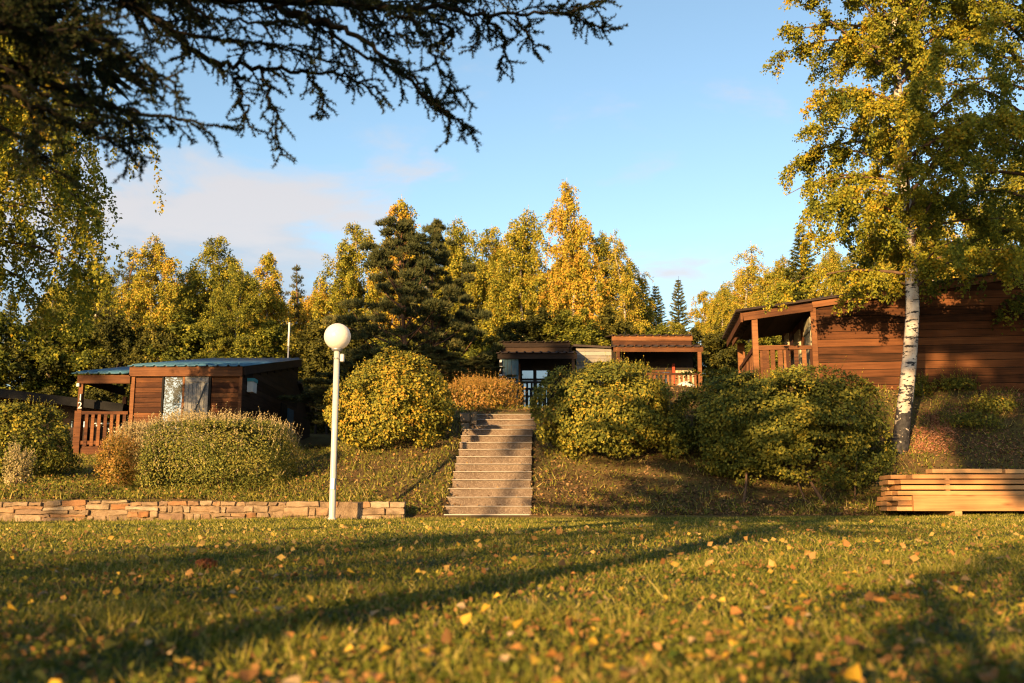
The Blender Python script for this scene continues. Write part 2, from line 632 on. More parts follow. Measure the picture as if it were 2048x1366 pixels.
n1, n2 = t.noise(v, 6, 6, 0.7), t.noise(v, 45, 4, 0.7)
c = t.ramp(n1, [(0.3, (0.09, 0.06, 0.04)), (0.55, (0.22, 0.155, 0.10)), (0.75, (0.29, 0.22, 0.15))])
M_MORTAR = t.done(t.bsdf(c, 0.95, t.bump(n2, 1.0, 0.03), 0.1))

t = Nt('birch_bark')
v = t.coord('Object')
vb = t.coord('Object', (1.6, 1.6, 6.0))
n1 = t.noise(vb, 3.2, 5, 0.65)
n2 = t.noise(v, 5, 5, 0.7)
sepz = t.node('ShaderNodeSeparateXYZ')
tcn = t.node('ShaderNodeTexCoord')
t.l.new(tcn.outputs['Object'], sepz.inputs[0])
corky = t.math('SUBTRACT', 1.0, t.math('DIVIDE', sepz.outputs[2], 3.6), clamp=True)   # rough dark bark at an old birch's foot
marks = t.math('GREATER_THAN', n1, 0.552)
low_ = t.math('GREATER_THAN', t.math('ADD', t.math('MULTIPLY', corky, 0.40), t.math('ADD', t.math('MULTIPLY', n2, 0.6), t.math('MULTIPLY', n1, 0.4))), 0.80)
dk = t.math('MAXIMUM', marks, low_)
white = t.ramp(n2, [(0.3, (0.25, 0.20, 0.155)), (0.6, (0.43, 0.385, 0.34))])
c = t.mix(dk, white, t.ramp(t.noise(v, 14, 4), [(0.35, (0.010, 0.009, 0.009)), (0.7, (0.045, 0.042, 0.045))]))
M_BIRCH = t.done(t.bsdf(c, 0.7, t.bump(n1, 0.4, 0.01), 0.2))
M_TWIG = plain_mat('twig_bark', (0.09, 0.055, 0.035), 0.85, 0.3)
M_BARK = plain_mat('pine_bark', (0.12, 0.065, 0.04), 0.9, 0.4, 8)
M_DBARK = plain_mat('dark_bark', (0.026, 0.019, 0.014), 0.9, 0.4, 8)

L_BIRCH = leaf_mat('birch_leaf', [(0.0, (0.05, 0.07, 0.012)), (0.3, (0.11, 0.13, 0.018)), (0.6, (0.22, 0.215, 0.024)), (0.88, (0.36, 0.30, 0.03)), (1.0, (0.42, 0.25, 0.02))], 0.32)
L_GOLD = leaf_mat('golden_birch_leaf', [(0.0, (0.055, 0.068, 0.014)), (0.3, (0.13, 0.14, 0.02)), (0.6, (0.27, 0.25, 0.03)), (0.85, (0.41, 0.30, 0.040)), (1.0, (0.45, 0.25, 0.04))], 0.22, shift=0.35)
L_UNDER = leaf_mat('thicket_leaf', [(0.0, (0.034, 0.038, 0.010)), (0.4, (0.078, 0.078, 0.016)), (0.8, (0.17, 0.145, 0.024)), (1.0, (0.32, 0.24, 0.035))], 0.16, shift=0.3)
L_BUSH = leaf_mat('shrub_leaf', [(0.0, (0.045, 0.056, 0.012)), (0.4, (0.105, 0.112, 0.019)), (0.75, (0.21, 0.18, 0.026)), (0.95, (0.33, 0.25, 0.03)), (1.0, (0.36, 0.20, 0.025))], 0.12, shift=0.1)
L_HEDGE = leaf_mat('hedge_leaf', [(0.0, (0.05, 0.065, 0.014)), (0.4, (0.13, 0.135, 0.026)), (0.8, (0.26, 0.22, 0.05)), (1.0, (0.38, 0.29, 0.11))], 0.22, shift=0.0)
L_PALE = leaf_mat('pale_shoot', [(0.0, (0.16, 0.15, 0.06)), (0.5, (0.32, 0.25, 0.12)), (1.0, (0.48, 0.38, 0.22))], 0.25)
L_ORANGE = leaf_mat('orange_leaf', [(0.0, (0.10, 0.09, 0.018)), (0.35, (0.24, 0.16, 0.03)), (0.7, (0.36, 0.175, 0.045)), (1.0, (0.42, 0.27, 0.11))], 0.3)
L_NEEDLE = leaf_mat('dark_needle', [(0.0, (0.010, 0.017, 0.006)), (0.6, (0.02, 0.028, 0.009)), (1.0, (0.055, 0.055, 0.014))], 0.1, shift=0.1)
L_PINE = leaf_mat('pine_needle', [(0.0, (0.032, 0.042, 0.017)), (0.6, (0.075, 0.082, 0.032)), (1.0, (0.15, 0.13, 0.042))], 0.12, shift=0.1)
L_SPRUCE = leaf_mat('spruce_needle', [(0.0, (0.04, 0.055, 0.014)), (0.6, (0.10, 0.11, 0.026)), (1.0, (0.22, 0.19, 0.04))], 0.15, shift=0.2)
L_GRASS = leaf_mat('grass_blade', [(0.0, (0.035, 0.055, 0.010)), (0.45, (0.130, 0.136, 0.020)), (0.8, (0.255, 0.22, 0.038)), (1.0, (0.42, 0.33, 0.12))], 0.3, shift=0.0)
L_WEED = leaf_mat('ground_leaf', [(0.0, (0.035, 0.055, 0.01)), (0.45, (0.115, 0.12, 0.018)), (0.65, (0.24, 0.20, 0.034)), (0.8, (0.15, 0.075, 0.03)), (1.0, (0.32, 0.17, 0.06))], 0.22, shift=0.0)
L_LITTER = leaf_mat('litter_leaf', [(0.0, (0.04, 0.025, 0.014)), (0.55, (0.10, 0.058, 0.03)), (1.0, (0.27, 0.165, 0.075))], 0.1, shift=0.0)
L_CHIP = leaf_mat('wood_chip', [(0.0, (0.17, 0.065, 0.035)), (0.5, (0.27, 0.115, 0.065)), (1.0, (0.34, 0.19, 0.11))], 0.0, shift=0.0)
FALL = [leaf_mat('fallen_yellow_leaf', [(0, (0.38, 0.235, 0.028)), (1, (0.48, 0.32, 0.055))], 0.2, shift=0.9),
        leaf_mat('fallen_orange_leaf', [(0, (0.25, 0.11, 0.03)), (1, (0.37, 0.175, 0.055))], 0.15, shift=0.9),
        leaf_mat('fallen_pale_leaf', [(0, (0.26, 0.185, 0.10)), (1, (0.36, 0.26, 0.155))], 0.15, shift=0.9),
        leaf_mat('fallen_brown_leaf', [(0, (0.11, 0.055, 0.022)), (1, (0.18, 0.09, 0.035))], 0.1, shift=0.9)]

# ------------------------------------------------------------------ retaining wall
WY = 15.68
wall = thing('stone_wall', 'low dry stone retaining wall along the far edge of the lawn', 'wall', (0, 0, 0))
wx0, wx1 = -12.5, -1.66
zb0 = lambda x: float(lawn_z(x, WY)) - 0.06
V, F = [], []
me = bpy.data.meshes.new('mortar_core')
bm = bmesh.new()
nseg = 60
prev = None
for k in range(nseg + 1):
    x = wx0 + 0.03 + (wx1 - 0.06 - wx0) * k / nseg
    row = [bm.verts.new((x, WY + 0.028 + 0.012 * math.sin(k * 2.3), zb0(x))), bm.verts.new((x, WY + 0.030 + 0.012 * math.cos(k * 1.7), 0.50 + 0.01 * math.sin(k * 3.1))),
           bm.verts.new((x, WY + 0.27, 0.51)), bm.verts.new((x, WY + 0.27, zb0(x)))]
    if prev:
        for i in range(4):
            bm.faces.new((prev[i], prev[(i + 1) % 4], row[(i + 1) % 4], row[i]))
    else:
        bm.faces.new(row[::-1])
    prev = row
bm.faces.new(prev)
bm.to_mesh(me)
bm.free()
link('mortar_core', me, M_MORTAR, wall)


def stone_mesh(sx, sy, sz, rough):
    """a split stone: a block with uneven corners and a broken front"""
    bm = bmesh.new()
    bmesh.ops.create_cube(bm, size=1.0)
    bmesh.ops.subdivide_edges(bm, edges=[e for e in bm.edges if abs(e.verts[0].co.x - e.verts[1].co.x) > 0.5], cuts=2)
    for v in bm.verts:
        v.co = Vector((v.co.x * sx, v.co.y * sy, v.co.z * sz))
        v.co += Vector((random.uniform(-1, 1) * rough * 1.5, random.uniform(-1, 1) * rough, random.uniform(-1, 1) * rough))
    bmesh.ops.bevel(bm, geom=[e for e in bm.edges], offset=min(sz, sx) * 0.10, segments=1, affect='EDGES')
    me = bpy.data.meshes.new('stone')
    bm.to_mesh(me)
    bm.free()
    return me


x = wx0
while x < wx1 - 0.05:
    # the wall goes up in short lengths, each with its own number of courses
    seg_w = min(random.uniform(0.35, 0.85), wx1 - x)
    if wx1 - x - seg_w < 0.2:
        seg_w = wx1 - x
    nco = random.choice((3, 3, 4, 4, 5))
    hs = np.array([random.uniform(0.6, 1.4) for _ in range(nco)])
    top = 0.525 + random.uniform(-0.035, 0.015)
    zz_ = 0.19 + np.concatenate([[0], np.cumsum(hs / hs.sum())]) * (top - 0.19)
    for c_ in range(nco):
        xa_ = x + random.uniform(-0.05, 0.05) * (0 < c_) * (x > wx0)
        xe_ = x + seg_w
        while xa_ < xe_ - 0.04:
            L = random.choice((0.11, 0.17, 0.25, 0.34, 0.46)) * random.uniform(0.8, 1.2)
            if xe_ - xa_ - L < 0.1:
                L = xe_ - xa_
            h = (zz_[c_ + 1] - zz_[c_])
            if random.random() < 0.95 and h > 0.02:
                link('stone', stone_mesh(L - random.uniform(0.008, 0.03), 0.15, h * random.uniform(0.72, 0.95), 0.010), M_STONE, wall,
                     (xa_ + L / 2, WY + 0.070 + random.uniform(-0.02, 0.02), (zz_[c_] + zz_[c_ + 1]) / 2), (0, random.uniform(-0.05, 0.05), random.uniform(-0.05, 0.05)))
            xa_ += L
    x += seg_w

# ------------------------------------------------------------------ steps
stairs = thing('garden_steps', 'long straight flight of concrete garden steps up the bank', 'steps', (0, 0, 0))
foot_slab = bx(stairs, 'foot_slab', M_NOSE, -1.08, 0.31, 16.02, 16.32, 0.20, 0.318)
for k in range(11):
    y0 = ST0 + k * TREAD
    z0, z1 = 0.30 + k * RISE, 0.30 + (k + 1) * RISE
    cx = float(stair_cx(y0))
    w = 0.685 + random.uniform(-0.012, 0.012) + (0.02 if k < 3 else 0)
    s = bx(stairs, 'step', M_STEP, cx - w, cx + w, y0, y0 + 0.46, z0 - 0.06, z1 - 0.014, (0, random.uniform(-0.003, 0.003), -0.028 + random.uniform(-0.006, 0.006)), 0.008)
    e = link('tread', box_mesh('tread', 2 * w + 0.015, 0.47, 0.012, 0.003), M_NOSE, s, (0, -0.022, (z1 - z0 + 0.06 - 0.014) / 2 + 0.0065))
ytop = ST0 + 11 * TREAD
for k in range(3):
    y0 = ytop + 0.18 + k * 0.36
    z0, z1 = 0.30 + 11 * RISE + k * 0.145 - 0.02, 0.30 + 11 * RISE + (k + 1) * 0.145 - 0.02
    cx = -0.10
    s = bx(stairs, 'step', M_STEP, cx - 0.66, cx + 0.66, y0, y0 + 0.6, z0 - 0.08, z1 - 0.014, (0, 0, -0.02), 0.008)
    link('tread', box_mesh('tread', 1.34, 0.61, 0.012, 0.003), M_NOSE, s, (0, -0.022, (z1 - z0 + 0.08 - 0.014) / 2 + 0.0065))
for nm, lab, px0, px1 in (('stair_pier', 'grey stone pier of cracked blocks left of the top steps', 920, 954), ('stair_pier', 'pink stone pier right of the top steps, half behind the bush', 1076, 1112)):
    pa, pb = at(px0, 857, 20.2), at(px1, 857, 20.2)
    pier = thing(nm, lab, 'pier', (pa.x, 20.2, 1.95), 0, 'stone piers beside the top steps')
    w = pb.x - pa.x
    bx(pier, 'mortar_core', M_MORTAR, 0.02, w - 0.02, 0.05, 0.5, -0.35, 0.36)
    for (a, b, z0, z1) in ((0, 0.62, 0.20, 0.40), (0.64, 1.0, 0.14, 0.41), (0, 0.55, -0.02, 0.18), (0.57, 1.0, -0.06, 0.12), (0, 1.0, -0.3, -0.07)):
        link('stone', stone_mesh((b - a) * w - 0.012, 0.3, z1 - z0 - 0.012, 0.008), M_STONE, pier, ((a + b) / 2 * w, 0.14 + random.uniform(-0.02, 0.02), (z0 + z1) / 2))

# ------------------------------------------------------------------ lamp post
pb_ = at(664, 1038, 15.0)
LPX, LPY, LPZ = pb_.x, 15.0, float(lawn_z(pb_.x, 15.0))
lamp = thing('lamp_post', 'white lamp post with a round opal globe on the lawn', 'lamp post', (LPX, LPY, LPZ))
gtop = at(675, 647, 15.0).z - LPZ
gr = 0.203
M_POST = plain_mat('white_post_paint', (0.36, 0.36, 0.36), 0.35, 0.06, 9, 0.0, 0.4)
t = Nt('opal_globe')
a_ = t.bsdf((0.78, 0.74, 0.70), 0.3, spec=0.3)
tr = t.node('ShaderNodeBsdfTranslucent')
t.put(tr.inputs[0], (0.78, 0.74, 0.70, 1))
mx = t.node('ShaderNodeMixShader')
mx.inputs[0].default_value = 0.38
t.l.new(a_, mx.inputs[1])
t.l.new(tr.outputs[0], mx.inputs[2])
M_OPAL = t.done(mx.outputs[0])


def lathe(name, prof, seg=20):
    P = np.array(prof, dtype=float)
    a = np.linspace(0, 2 * np.pi, seg, endpoint=False)
    V = np.stack([P[:, None, 0] * np.cos(a), P[:, None, 0] * np.sin(a), np.repeat(P[:, None, 1], seg, 1)], -1).reshape(-1, 3)
    i = np.arange(len(P) - 1)[:, None] * seg
    j = np.arange(seg)[None, :]
    jn = (j + 1) % seg
    F = np.stack([i + j, i + jn, i + seg + jn, i + seg + j], -1).reshape(-1, 4)
    return raw_mesh(name, V, F, smooth=True)


ptop = gtop - 2 * gr - 0.0
link('pole', lathe('pole', [(0.0, -0.1), (0.052, -0.1), (0.05, 0.0), (0.047, 1.2), (0.0445, ptop - 0.02), (0.0, ptop - 0.019)]), M_POST, lamp)
link('base_collar', lathe('base_collar', [(0.05, 0.0), (0.062, 0.0), (0.062, 0.03), (0.05, 0.04)]), M_POST, lamp)
bx(lamp, 'access_hatch', M_GREYMETAL, -0.03, 0.03, -0.056, -0.046, 0.45, 0.62, None, 0.004)
link('globe_holder', lathe('globe_holder', [(0.0, ptop - 0.03), (0.066, ptop - 0.025), (0.085, ptop + 0.004), (0.08, ptop + 0.022), (0.0, ptop + 0.03)]), M_GREYMETAL, lamp)
prof = [(gr * math.sin(a), ptop + gr - gr * math.cos(a)) for a in np.linspace(0.001, math.pi - 0.001, 25)]
link('globe', lathe('globe', prof, 36), M_OPAL, lamp)
bxo = bx(lamp, 'junction_box', M_POST, 0.055, 0.115, -0.045, 0.05, ptop - 0.19, ptop - 0.07, None, 0.012)
link('clamp_band', lathe('clamp_band', [(0.045, ptop - 0.15), (0.055, ptop - 0.15), (0.055, ptop - 0.125), (0.045, ptop - 0.125)]), M_GREYMETAL, lamp)


# ------------------------------------------------------------------ cabins
def text_part(parent, body, size, loc, mat, rot=(R(90), 0, 0)):
    cu = bpy.data.curves.new('house_number', 'FONT')
    cu.body = body
    cu.size = size
    cu.extrude = 0.006
    cu.align_x = 'CENTER'
    cu.materials.append(mat)
    tmp = bpy.data.objects.new('number_curve', cu)
    C.objects.link(tmp)
    me = bpy.data.meshes.new_from_object(tmp.evaluated_get(bpy.context.evaluated_depsgraph_get()))
    bpy.data.objects.remove(tmp)
    o = link('house_number', me)
    o.parent = parent
    o.location = loc
    o.rotation_euler = rot
    return o


def plank_row(parent, mat, x0, x1, y, zlo, zhi, pitch, rotz=0.0, thick=0.022, ztop=None):
    """horizontal lap boards on the plane y (local), each a board of its own. ztop(x) cuts them under a sloping roof"""
    z = zlo
    while z < zhi - 0.02:
        h = min(pitch, zhi - z)
        xa, xb = x0, x1
        if rotz == 0.0:
            me = box_mesh('plank', xb - xa, thick, h - 0.013)
            o = link('plank', me, mat, parent, ((xa + xb) / 2, y - 0.006 + random.uniform(-0.003, 0.002), z + h / 2), (R(5.0) + random.uniform(-0.01, 0.01), random.uniform(-0.002, 0.002), 0))
        z += pitch


def side_planks(parent, mat, x, sgn, y0, y1, zlo, pitch, ztop, thick=0.022):
    """boards on a side wall (plane x), tops cut by the roof height ztop(y)"""
    z = zlo
    zmax = max(ztop(y0), ztop(y1))
    while z < zmax - 0.03:
        h = pitch
        ya, yb = y0, y1
        # shorten where the sloping roof cuts the board
        if ztop(y0) < z + h * 0.7:
            s = (ztop(y1) - ztop(y0)) / (y1 - y0)
            ya = min(y1 - 0.1, y0 + (z + h * 0.7 - ztop(y0)) / s) if s > 0 else y0
        if ztop(y1) < z + h * 0.7:
            s = (ztop(y0) - ztop(y1)) / (y1 - y0)
            yb = max(y0 + 0.1, y1 - (z + h * 0.7 - ztop(y1)) / s) if s > 0 else y1
        me = box_mesh('plank', yb - ya, thick, h - 0.013)
        link('plank', me, mat, parent, (x + sgn * (0.006 + random.uniform(-0.002, 0.003)), (ya + yb) / 2, z + h / 2), (sgn * R(-5), 0, R(90)) if sgn < 0 else (R(5), 0, R(90)))
        z += pitch


def ribbed_roof(parent, mat, x0, x1, y0, y1, za, zb, along='y', rib=0.22, th=0.03, name='roof'):
    """ribbed metal sheet: ribs run down the slope. along='y': slope from za at y0 to zb at y1; along='x': za at x0 to zb at x1"""
    w0, w1 = (x0, x1) if along == 'y' else (y0, y1)
    prof = []
    n = max(2, int(round((w1 - w0) / rib)))
    st = (w1 - w0) / n
    for k in range(n):
        a = w0 + k * st
        prof += [(a, 0.0), (a + st * 0.36, 0.0), (a + st * 0.43, 0.045), (a + st * 0.57, 0.045), (a + st * 0.64, 0.0)]
    prof.append((w1, 0.0))
    P = np.array(prof)
    m = len(P)

    def pts(s, z, dzv):
        if along == 'y':
            return np.stack([P[:, 0], np.full(m, s), z + P[:, 1] + dzv], -1)
        return np.stack([np.full(m, s), P[:, 0], z + P[:, 1] + dzv], -1)
    s0, s1 = (y0, y1) if along == 'y' else (x0, x1)
    V = np.concatenate([pts(s0, za, 0), pts(s1, zb, 0), pts(s0, za, -th), pts(s1, zb, -th)])
    F = []
    for i in range(m - 1):
        F += [(i, i + 1, m + i + 1, m + i), (2 * m + i, 3 * m + i, 3 * m + i + 1, 2 * m + i + 1), (i, 2 * m + i, 2 * m + i + 1, i + 1), (m + i, m + i + 1, 3 * m + i + 1, 3 * m + i)]
    F += [(0, m, 3 * m, 2 * m), (m - 1, 3 * m - 1, 4 * m - 1, 2 * m - 1)]
    return link(name, raw_mesh(name, V, np.array(F)), mat, parent)


def slab(parent, name, mat, pts_, th):
    """flat polygon (local points, in order) given thickness downwards"""
    n = len(pts_)
    bm = bmesh.new()
    top = [bm.verts.new(p) for p in pts_]
    bot = [bm.verts.new((p[0], p[1], p[2] - th)) for p in pts_]
    bm.faces.new(top)
    bm.faces.new(bot[::-1])
    for i in range(n):
        bm.faces.new((top[i], bot[i], bot[(i + 1) % n], top[(i + 1) % n]))
    bmesh.ops.recalc_face_normals(bm, faces=bm.faces[:])
    me = bpy.data.meshes.new(name)
    bm.to_mesh(me)
    bm.free()
    return link(name, me, mat, parent)


def wall_poly(parent, name, mat, pts_, n_off):
    """vertical wall polygon extruded by vector n_off"""
    n = len(pts_)
    bm = bmesh.new()
    a = [bm.verts.new(p) for p in pts_]
    b = [bm.verts.new(tuple(Vector(p) + Vector(n_off))) for p in pts_]
    bm.faces.new(a)
    bm.faces.new(b[::-1])
    for i in range(n):
        bm.faces.new((a[i], b[i], b[(i + 1) % n], a[(i + 1) % n]))
    bmesh.ops.recalc_face_normals(bm, faces=bm.faces[:])
    me = bpy.data.meshes.new(name)
    bm.to_mesh(me)
    bm.free()
    return link(name, me, mat, parent)


def shutter(parent, x0, x1, y, z0, z1, mat, n=6, brace=True):
    """boarded shutter on a wall facing -y: boards, ledges and a brace"""
    root = bx(parent, 'shutter', mat, x0 + 0.01, x1 - 0.01, y + 0.012, y + 0.022, z0 + 0.01, z1 - 0.01)
    cx, cy, cz = root.location
    w = (x1 - x0) / n
    for k in range(n):
        me = box_mesh('board', w - 0.008, 0.024, z1 - z0, 0.003)
        link('board', me, mat, root, (x0 + (k + 0.5) * w - cx, -0.018, 0))
    for zz in (z1 - 0.22, z0 + 0.25):
        link('ledge', box_mesh('ledge', x1 - x0 - 0.04, 0.022, 0.10, 0.003), mat, root, ((x0 + x1) / 2 - cx, -0.042, zz - cz))
    if brace:
        a, b = Vector((x0 + 0.07 - cx, -0.042, z0 + 0.33 - cz)), Vector((x1 - 0.07 - cx, -0.042, z1 - 0.30 - cz))
        beam(root, 'brace', mat, a, b, 0.022, 0.09)
    link('latch', box_mesh('latch', 0.09, 0.03, 0.025), M_BLACK, root, (x1 - 0.12 - cx, -0.045, (z0 + z1) / 2 - cz - 0.1))
    return root


# ---- cabin number 12 (left)
cy = 28.0
xr, xl, xp = at(481, 800, cy).x, at(262, 800, cy).x, at(158, 850, cy).x
zf = at(200, 892, cy).z                      # deck level
ze = at(300, 733, cy).z                      # eave
CD, SL = 7.4, 0.178                          # depth, roof slope
cab = thing('wooden_cabin', 'brown wooden cabin with blue ribbed roof and porch numbered 12', 'cabin', (xl, cy, zf))
W = xr - xl
ez = ze - zf
roofz = lambda y: ez + SL * y
wall_poly(cab, 'wall', M_DARKROOM, [(0.03, 0.03, -0.35), (W - 0.03, 0.03, -0.35), (W - 0.03, 0.03, ez - 0.06), (0.03, 0.03, ez - 0.06)], (0, 0.1, 0))
wall_poly(cab, 'wall', M_DARKROOM, [(W - 0.03, 0.13, -0.6), (W - 0.03, CD, -0.6), (W - 0.03, CD, roofz(CD) - 0.06), (W - 0.03, 0.13, roofz(0.13) - 0.06)], (-0.1, 0, 0))
wall_poly(cab, 'wall', M_DARKROOM, [(0.03, 0.13, -0.4), (0.03, CD, -0.4), (0.03, CD, roofz(CD) - 0.06), (0.03, 0.13, roofz(0.13) - 0.06)], (0.1, 0, 0))
wall_poly(cab, 'wall', M_DARKROOM, [(0.03, CD - 0.1, -0.4), (W - 0.03, CD - 0.1, -0.4), (W - 0.03, CD - 0.1, roofz(CD) - 0.1), (0.03, CD - 0.1, roofz(CD) - 0.1)], (0, 0.1, 0))
dl, dm, dr = at(327, 790, cy).x - xl, at(369, 790, cy).x - xl, at(418, 790, cy).x - xl
dtop = at(350, 749, cy).z - zf
pitch = 0.142
plank_row(cab, M_CLAD, 0.09, dl - 0.06, 0.02, -0.34, ez - 0.28, pitch)
plank_row(cab, M_CLAD, dr + 0.06, W - 0.06, 0.02, -0.34, ez - 0.28, pitch)
plank_row(cab, M_CLAD, dl - 0.06, dr + 0.06, 0.02, dtop + 0.05, ez - 0.28, (ez - 0.28 - dtop - 0.05) / 1.0)
side_planks(cab, M_DARKWOOD, W - 0.02, 1, 0.06, CD, -0.6, 0.16, lambda y: roofz(y) - 0.24)  # side boards darker than the front, their shade painted in
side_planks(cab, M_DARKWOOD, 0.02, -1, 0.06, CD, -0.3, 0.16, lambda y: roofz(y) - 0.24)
bx(cab, 'corner_post', M_TRIM, -0.02, 0.09, -0.04, 0.02, -0.36, ez - 0.27)
bx(cab, 'corner_post', M_TRIM, W - 0.06, W + 0.03, -0.04, 0.04, -0.36, ez - 0.27)
bx(cab, 'fascia', M_TRIM, -0.06, W + 0.04, -0.10, -0.05, ez - 0.29, ez - 0.01)
ribbed_roof(cab, M_ROOFBLUE, -0.1, W + 0.10, -0.16, CD + 0.15, roofz(-0.16) + 0.03, roofz(CD + 0.15) + 0.03, 'y', 0.31, 0.02)
beam(cab, 'fascia', M_DARKWOOD, (W + 0.07, -0.05, roofz(-0.05) - 0.12), (W + 0.07, CD + 0.1, roofz(CD + 0.1) - 0.12), 0.04, 0.24)
# the door: glass leaf left, closed grey shutter right
fr = bx(cab, 'glazed_door', M_BLACK, dl - 0.05, dl, -0.03, 0.05, -0.02, dtop + 0.05)
pane = bx(cab, 'pane', M_GLASS, dl + 0.02, dm - 0.06, 0.0, 0.012, 0.0, dtop - 0.07)
bx(cab, 'door_rail', M_TRIM, dl, dm, -0.02, 0.02, dtop - 0.07, dtop + 0.03)
bx(cab, 'door_stile', M_TRIM, dm - 0.06, dm, -0.035, 0.02, 0.0, dtop + 0.03)
shutter(cab, dm + 0.005, dr - 0.01, -0.03, 0.0, dtop + 0.05, M_GREYPAINT, 6)
bx(cab, 'door_jamb', M_BLACK, dr, dr + 0.05, -0.04, 0.05, -0.02, dtop + 0.05)
# small box on the dark side wall
bxw = bx(cab, 'meter_box', M_WHITE, W + 0.02, W + 0.20, 0.55, 0.95, ez - 0.66, ez - 0.34)
link('box_lid', box_mesh('box_lid', 0.20, 0.44, 0.10), M_TEAL, bxw, (0.01, 0, 0.19))
bx(cab, 'side_door', M_BLACK, W + 0.005, W + 0.03, 4.9, 5.7, -0.2, 1.75)
sh = link('side_shutter', box_mesh('side_shutter', 0.04, 0.8, 1.7), M_BLUEGREY, cab, (W + 0.06, 6.15, 0.8))
# low rear annex
wall_poly(cab, 'annex_wall', M_DARKWOOD, [(W - 0.02, CD + 0.02, -0.4), (W - 0.02, CD + 2.5, -0.4), (W - 0.02, CD + 2.5, 1.6), (W - 0.02, CD + 0.02, 2.75)], (-0.1, 0, 0))
slab(cab, 'annex_roof', M_ROOFDARK, [(W - 2.5, CD + 0.02, 2.85), (W + 0.12, CD + 0.02, 2.85), (W + 0.12, CD + 2.75, 1.58), (W - 2.5, CD + 2.75, 1.58)], 0.14)
# porch on the left
px = xp - xl
pz = at(163, 748, cy).z - zf
slab(cab, 'deck', M_TRIM, [(px - 0.05, -0.02, 0.0), (-0.03, -0.02, 0.0), (-0.03, 3.4, 0.0), (px - 0.05, 3.4, 0.0)], 0.06)
bx(cab, 'skirt_board', M_CLAD, px + 0.12, 0.0, -0.045, -0.02, -0.24, -0.06)
for (x, y) in ((px, 0.0), (px, 3.2)):
    bx(cab, 'post', M_TRIM if y > 1 else M_TRIM, x - 0.06, x + 0.06, y - 0.06, y + 0.06, -0.26, pz - 0.28)
newel = bx(cab, 'newel', M_CLAD, px - 0.10, px + 0.09, -0.11, -0.065, -0.26, 0.98)
bx(cab, 'handrail', M_CLAD, px + 0.09, -0.03, -0.10, -0.03, 0.88, 0.97)
bx(cab, 'bottom_rail', M_CLAD, px + 0.09, -0.03, -0.07, -0.035, 0.04, 0.14)
nb = 7
for k in range(nb):
    xx = px + 0.24 + (abs(px) - 0.36) * k / (nb - 1)
    bx(cab, 'baluster', M_CLAD, xx - 0.045, xx + 0.045, -0.095, -0.072, 0.0, 0.885)
for k in range(8):
    yy = 0.25 + k * 0.38
    bx(cab, 'baluster', M_CLAD, px - 0.03, px - 0.005, yy - 0.045, yy + 0.045, 0.0, 0.885)
bx(cab, 'handrail', M_CLAD, px - 0.04, px + 0.03, 0.07, 3.1, 0.885, 0.97)
bx(cab, 'porch_beam', M_TRIM, px - 0.10, -0.03, -0.10, -0.03, pz - 0.28, pz - 0.04)
bx(cab, 'porch_beam', M_TRIM, px - 0.10, px - 0.04, -0.02, 3.3, pz - 0.24, pz - 0.02)
ribbed_roof(cab, M_ROOFBLUE, px - 0.22, -0.12, -0.22, 3.5, pz, pz + 0.185 * 3.7, 'y', 0.31, 0.02, 'porch_roof')
link('porch_foot', stone_mesh(0.22, 0.2, 0.2, 0.01), M_STONE, cab, (px + 0.02, 0.02, -0.34))
link('porch_foot', stone_mesh(0.32, 0.2, 0.16, 0.01), M_STONE, cab, (px + 0.6, 0.02, -0.33))
plate = bx(cab, 'number_plate', M_BLACK, px - 0.02, px + 0.055, -0.075, -0.064, 1.02, 1.46)
text_part(plate, '1', 0.26, (0.0, -0.012, 0.035), M_WHITE)
text_part(plate, '2', 0.26, (0.0, -0.012, -0.19), M_WHITE)
bx(cab, 'porch_lamp', M_WHITE, px - 0.10, px - 0.02, -0.14, -0.066, 1.66, 1.76, None, 0.01)
# white folding furniture on the porch
ch = thing('folding_chair', 'white folding garden chair behind the porch rails of number 12', 'chair', (xl + px + 0.85, cy + 0.6, zf))
for sy in (0.0, 0.42):
    beam(ch, 'leg', M_WHITE, (-0.3, sy, 0.0), (0.22, sy, 0.72), 0.025, 0.03)
    beam(ch, 'leg', M_WHITE, (0.28, sy, 0.0), (-0.28, sy, 0.55), 0.025, 0.03)
bx(ch, 'seat', M_WHITE, -0.25, 0.2, -0.02, 0.44, 0.44, 0.465)
bx(ch, 'backrest', M_WHITE, 0.19, 0.215, -0.02, 0.44, 0.56, 0.8)
ch2 = thing('folding_table', 'small white folding table beside the chair on number 12 porch', 'table', (xl + px + 0.35, cy + 1.0, zf))
for sy in (0.0, 0.5):
    beam(ch2, 'leg', M_WHITE, (-0.28, sy, 0.0), (0.25, sy, 0.68), 0.025, 0.03)
    beam(ch2, 'leg', M_WHITE, (0.25, sy, 0.0), (-0.28, sy, 0.68), 0.025, 0.03)
bx(ch2, 'tabletop', M_WHITE, -0.34, 0.34, -0.06, 0.56, 0.70, 0.73)

# ---- antenna mast behind the left cabin
a0 = at(576, 720, 37.0)
an = thing('antenna_mast', 'thin grey antenna mast with white tip behind number 12 roof', 'mast', (a0.x, 37.0, float(hill_z(a0.x, 37.0))))
zt = at(578, 645, 37.0).z - an.location.z
link('pole', lathe('pole', [(0.0, -0.1), (0.03, -0.1), (0.028, zt - 0.9), (0.0, zt - 0.89)], 8), M_GREYMETAL, an)
link('antenna_tip', lathe('antenna_tip', [(0.0, zt - 0.92), (0.04, zt - 0.9), (0.035, zt), (0.0, zt + 0.01)], 8), M_WHITE, an)

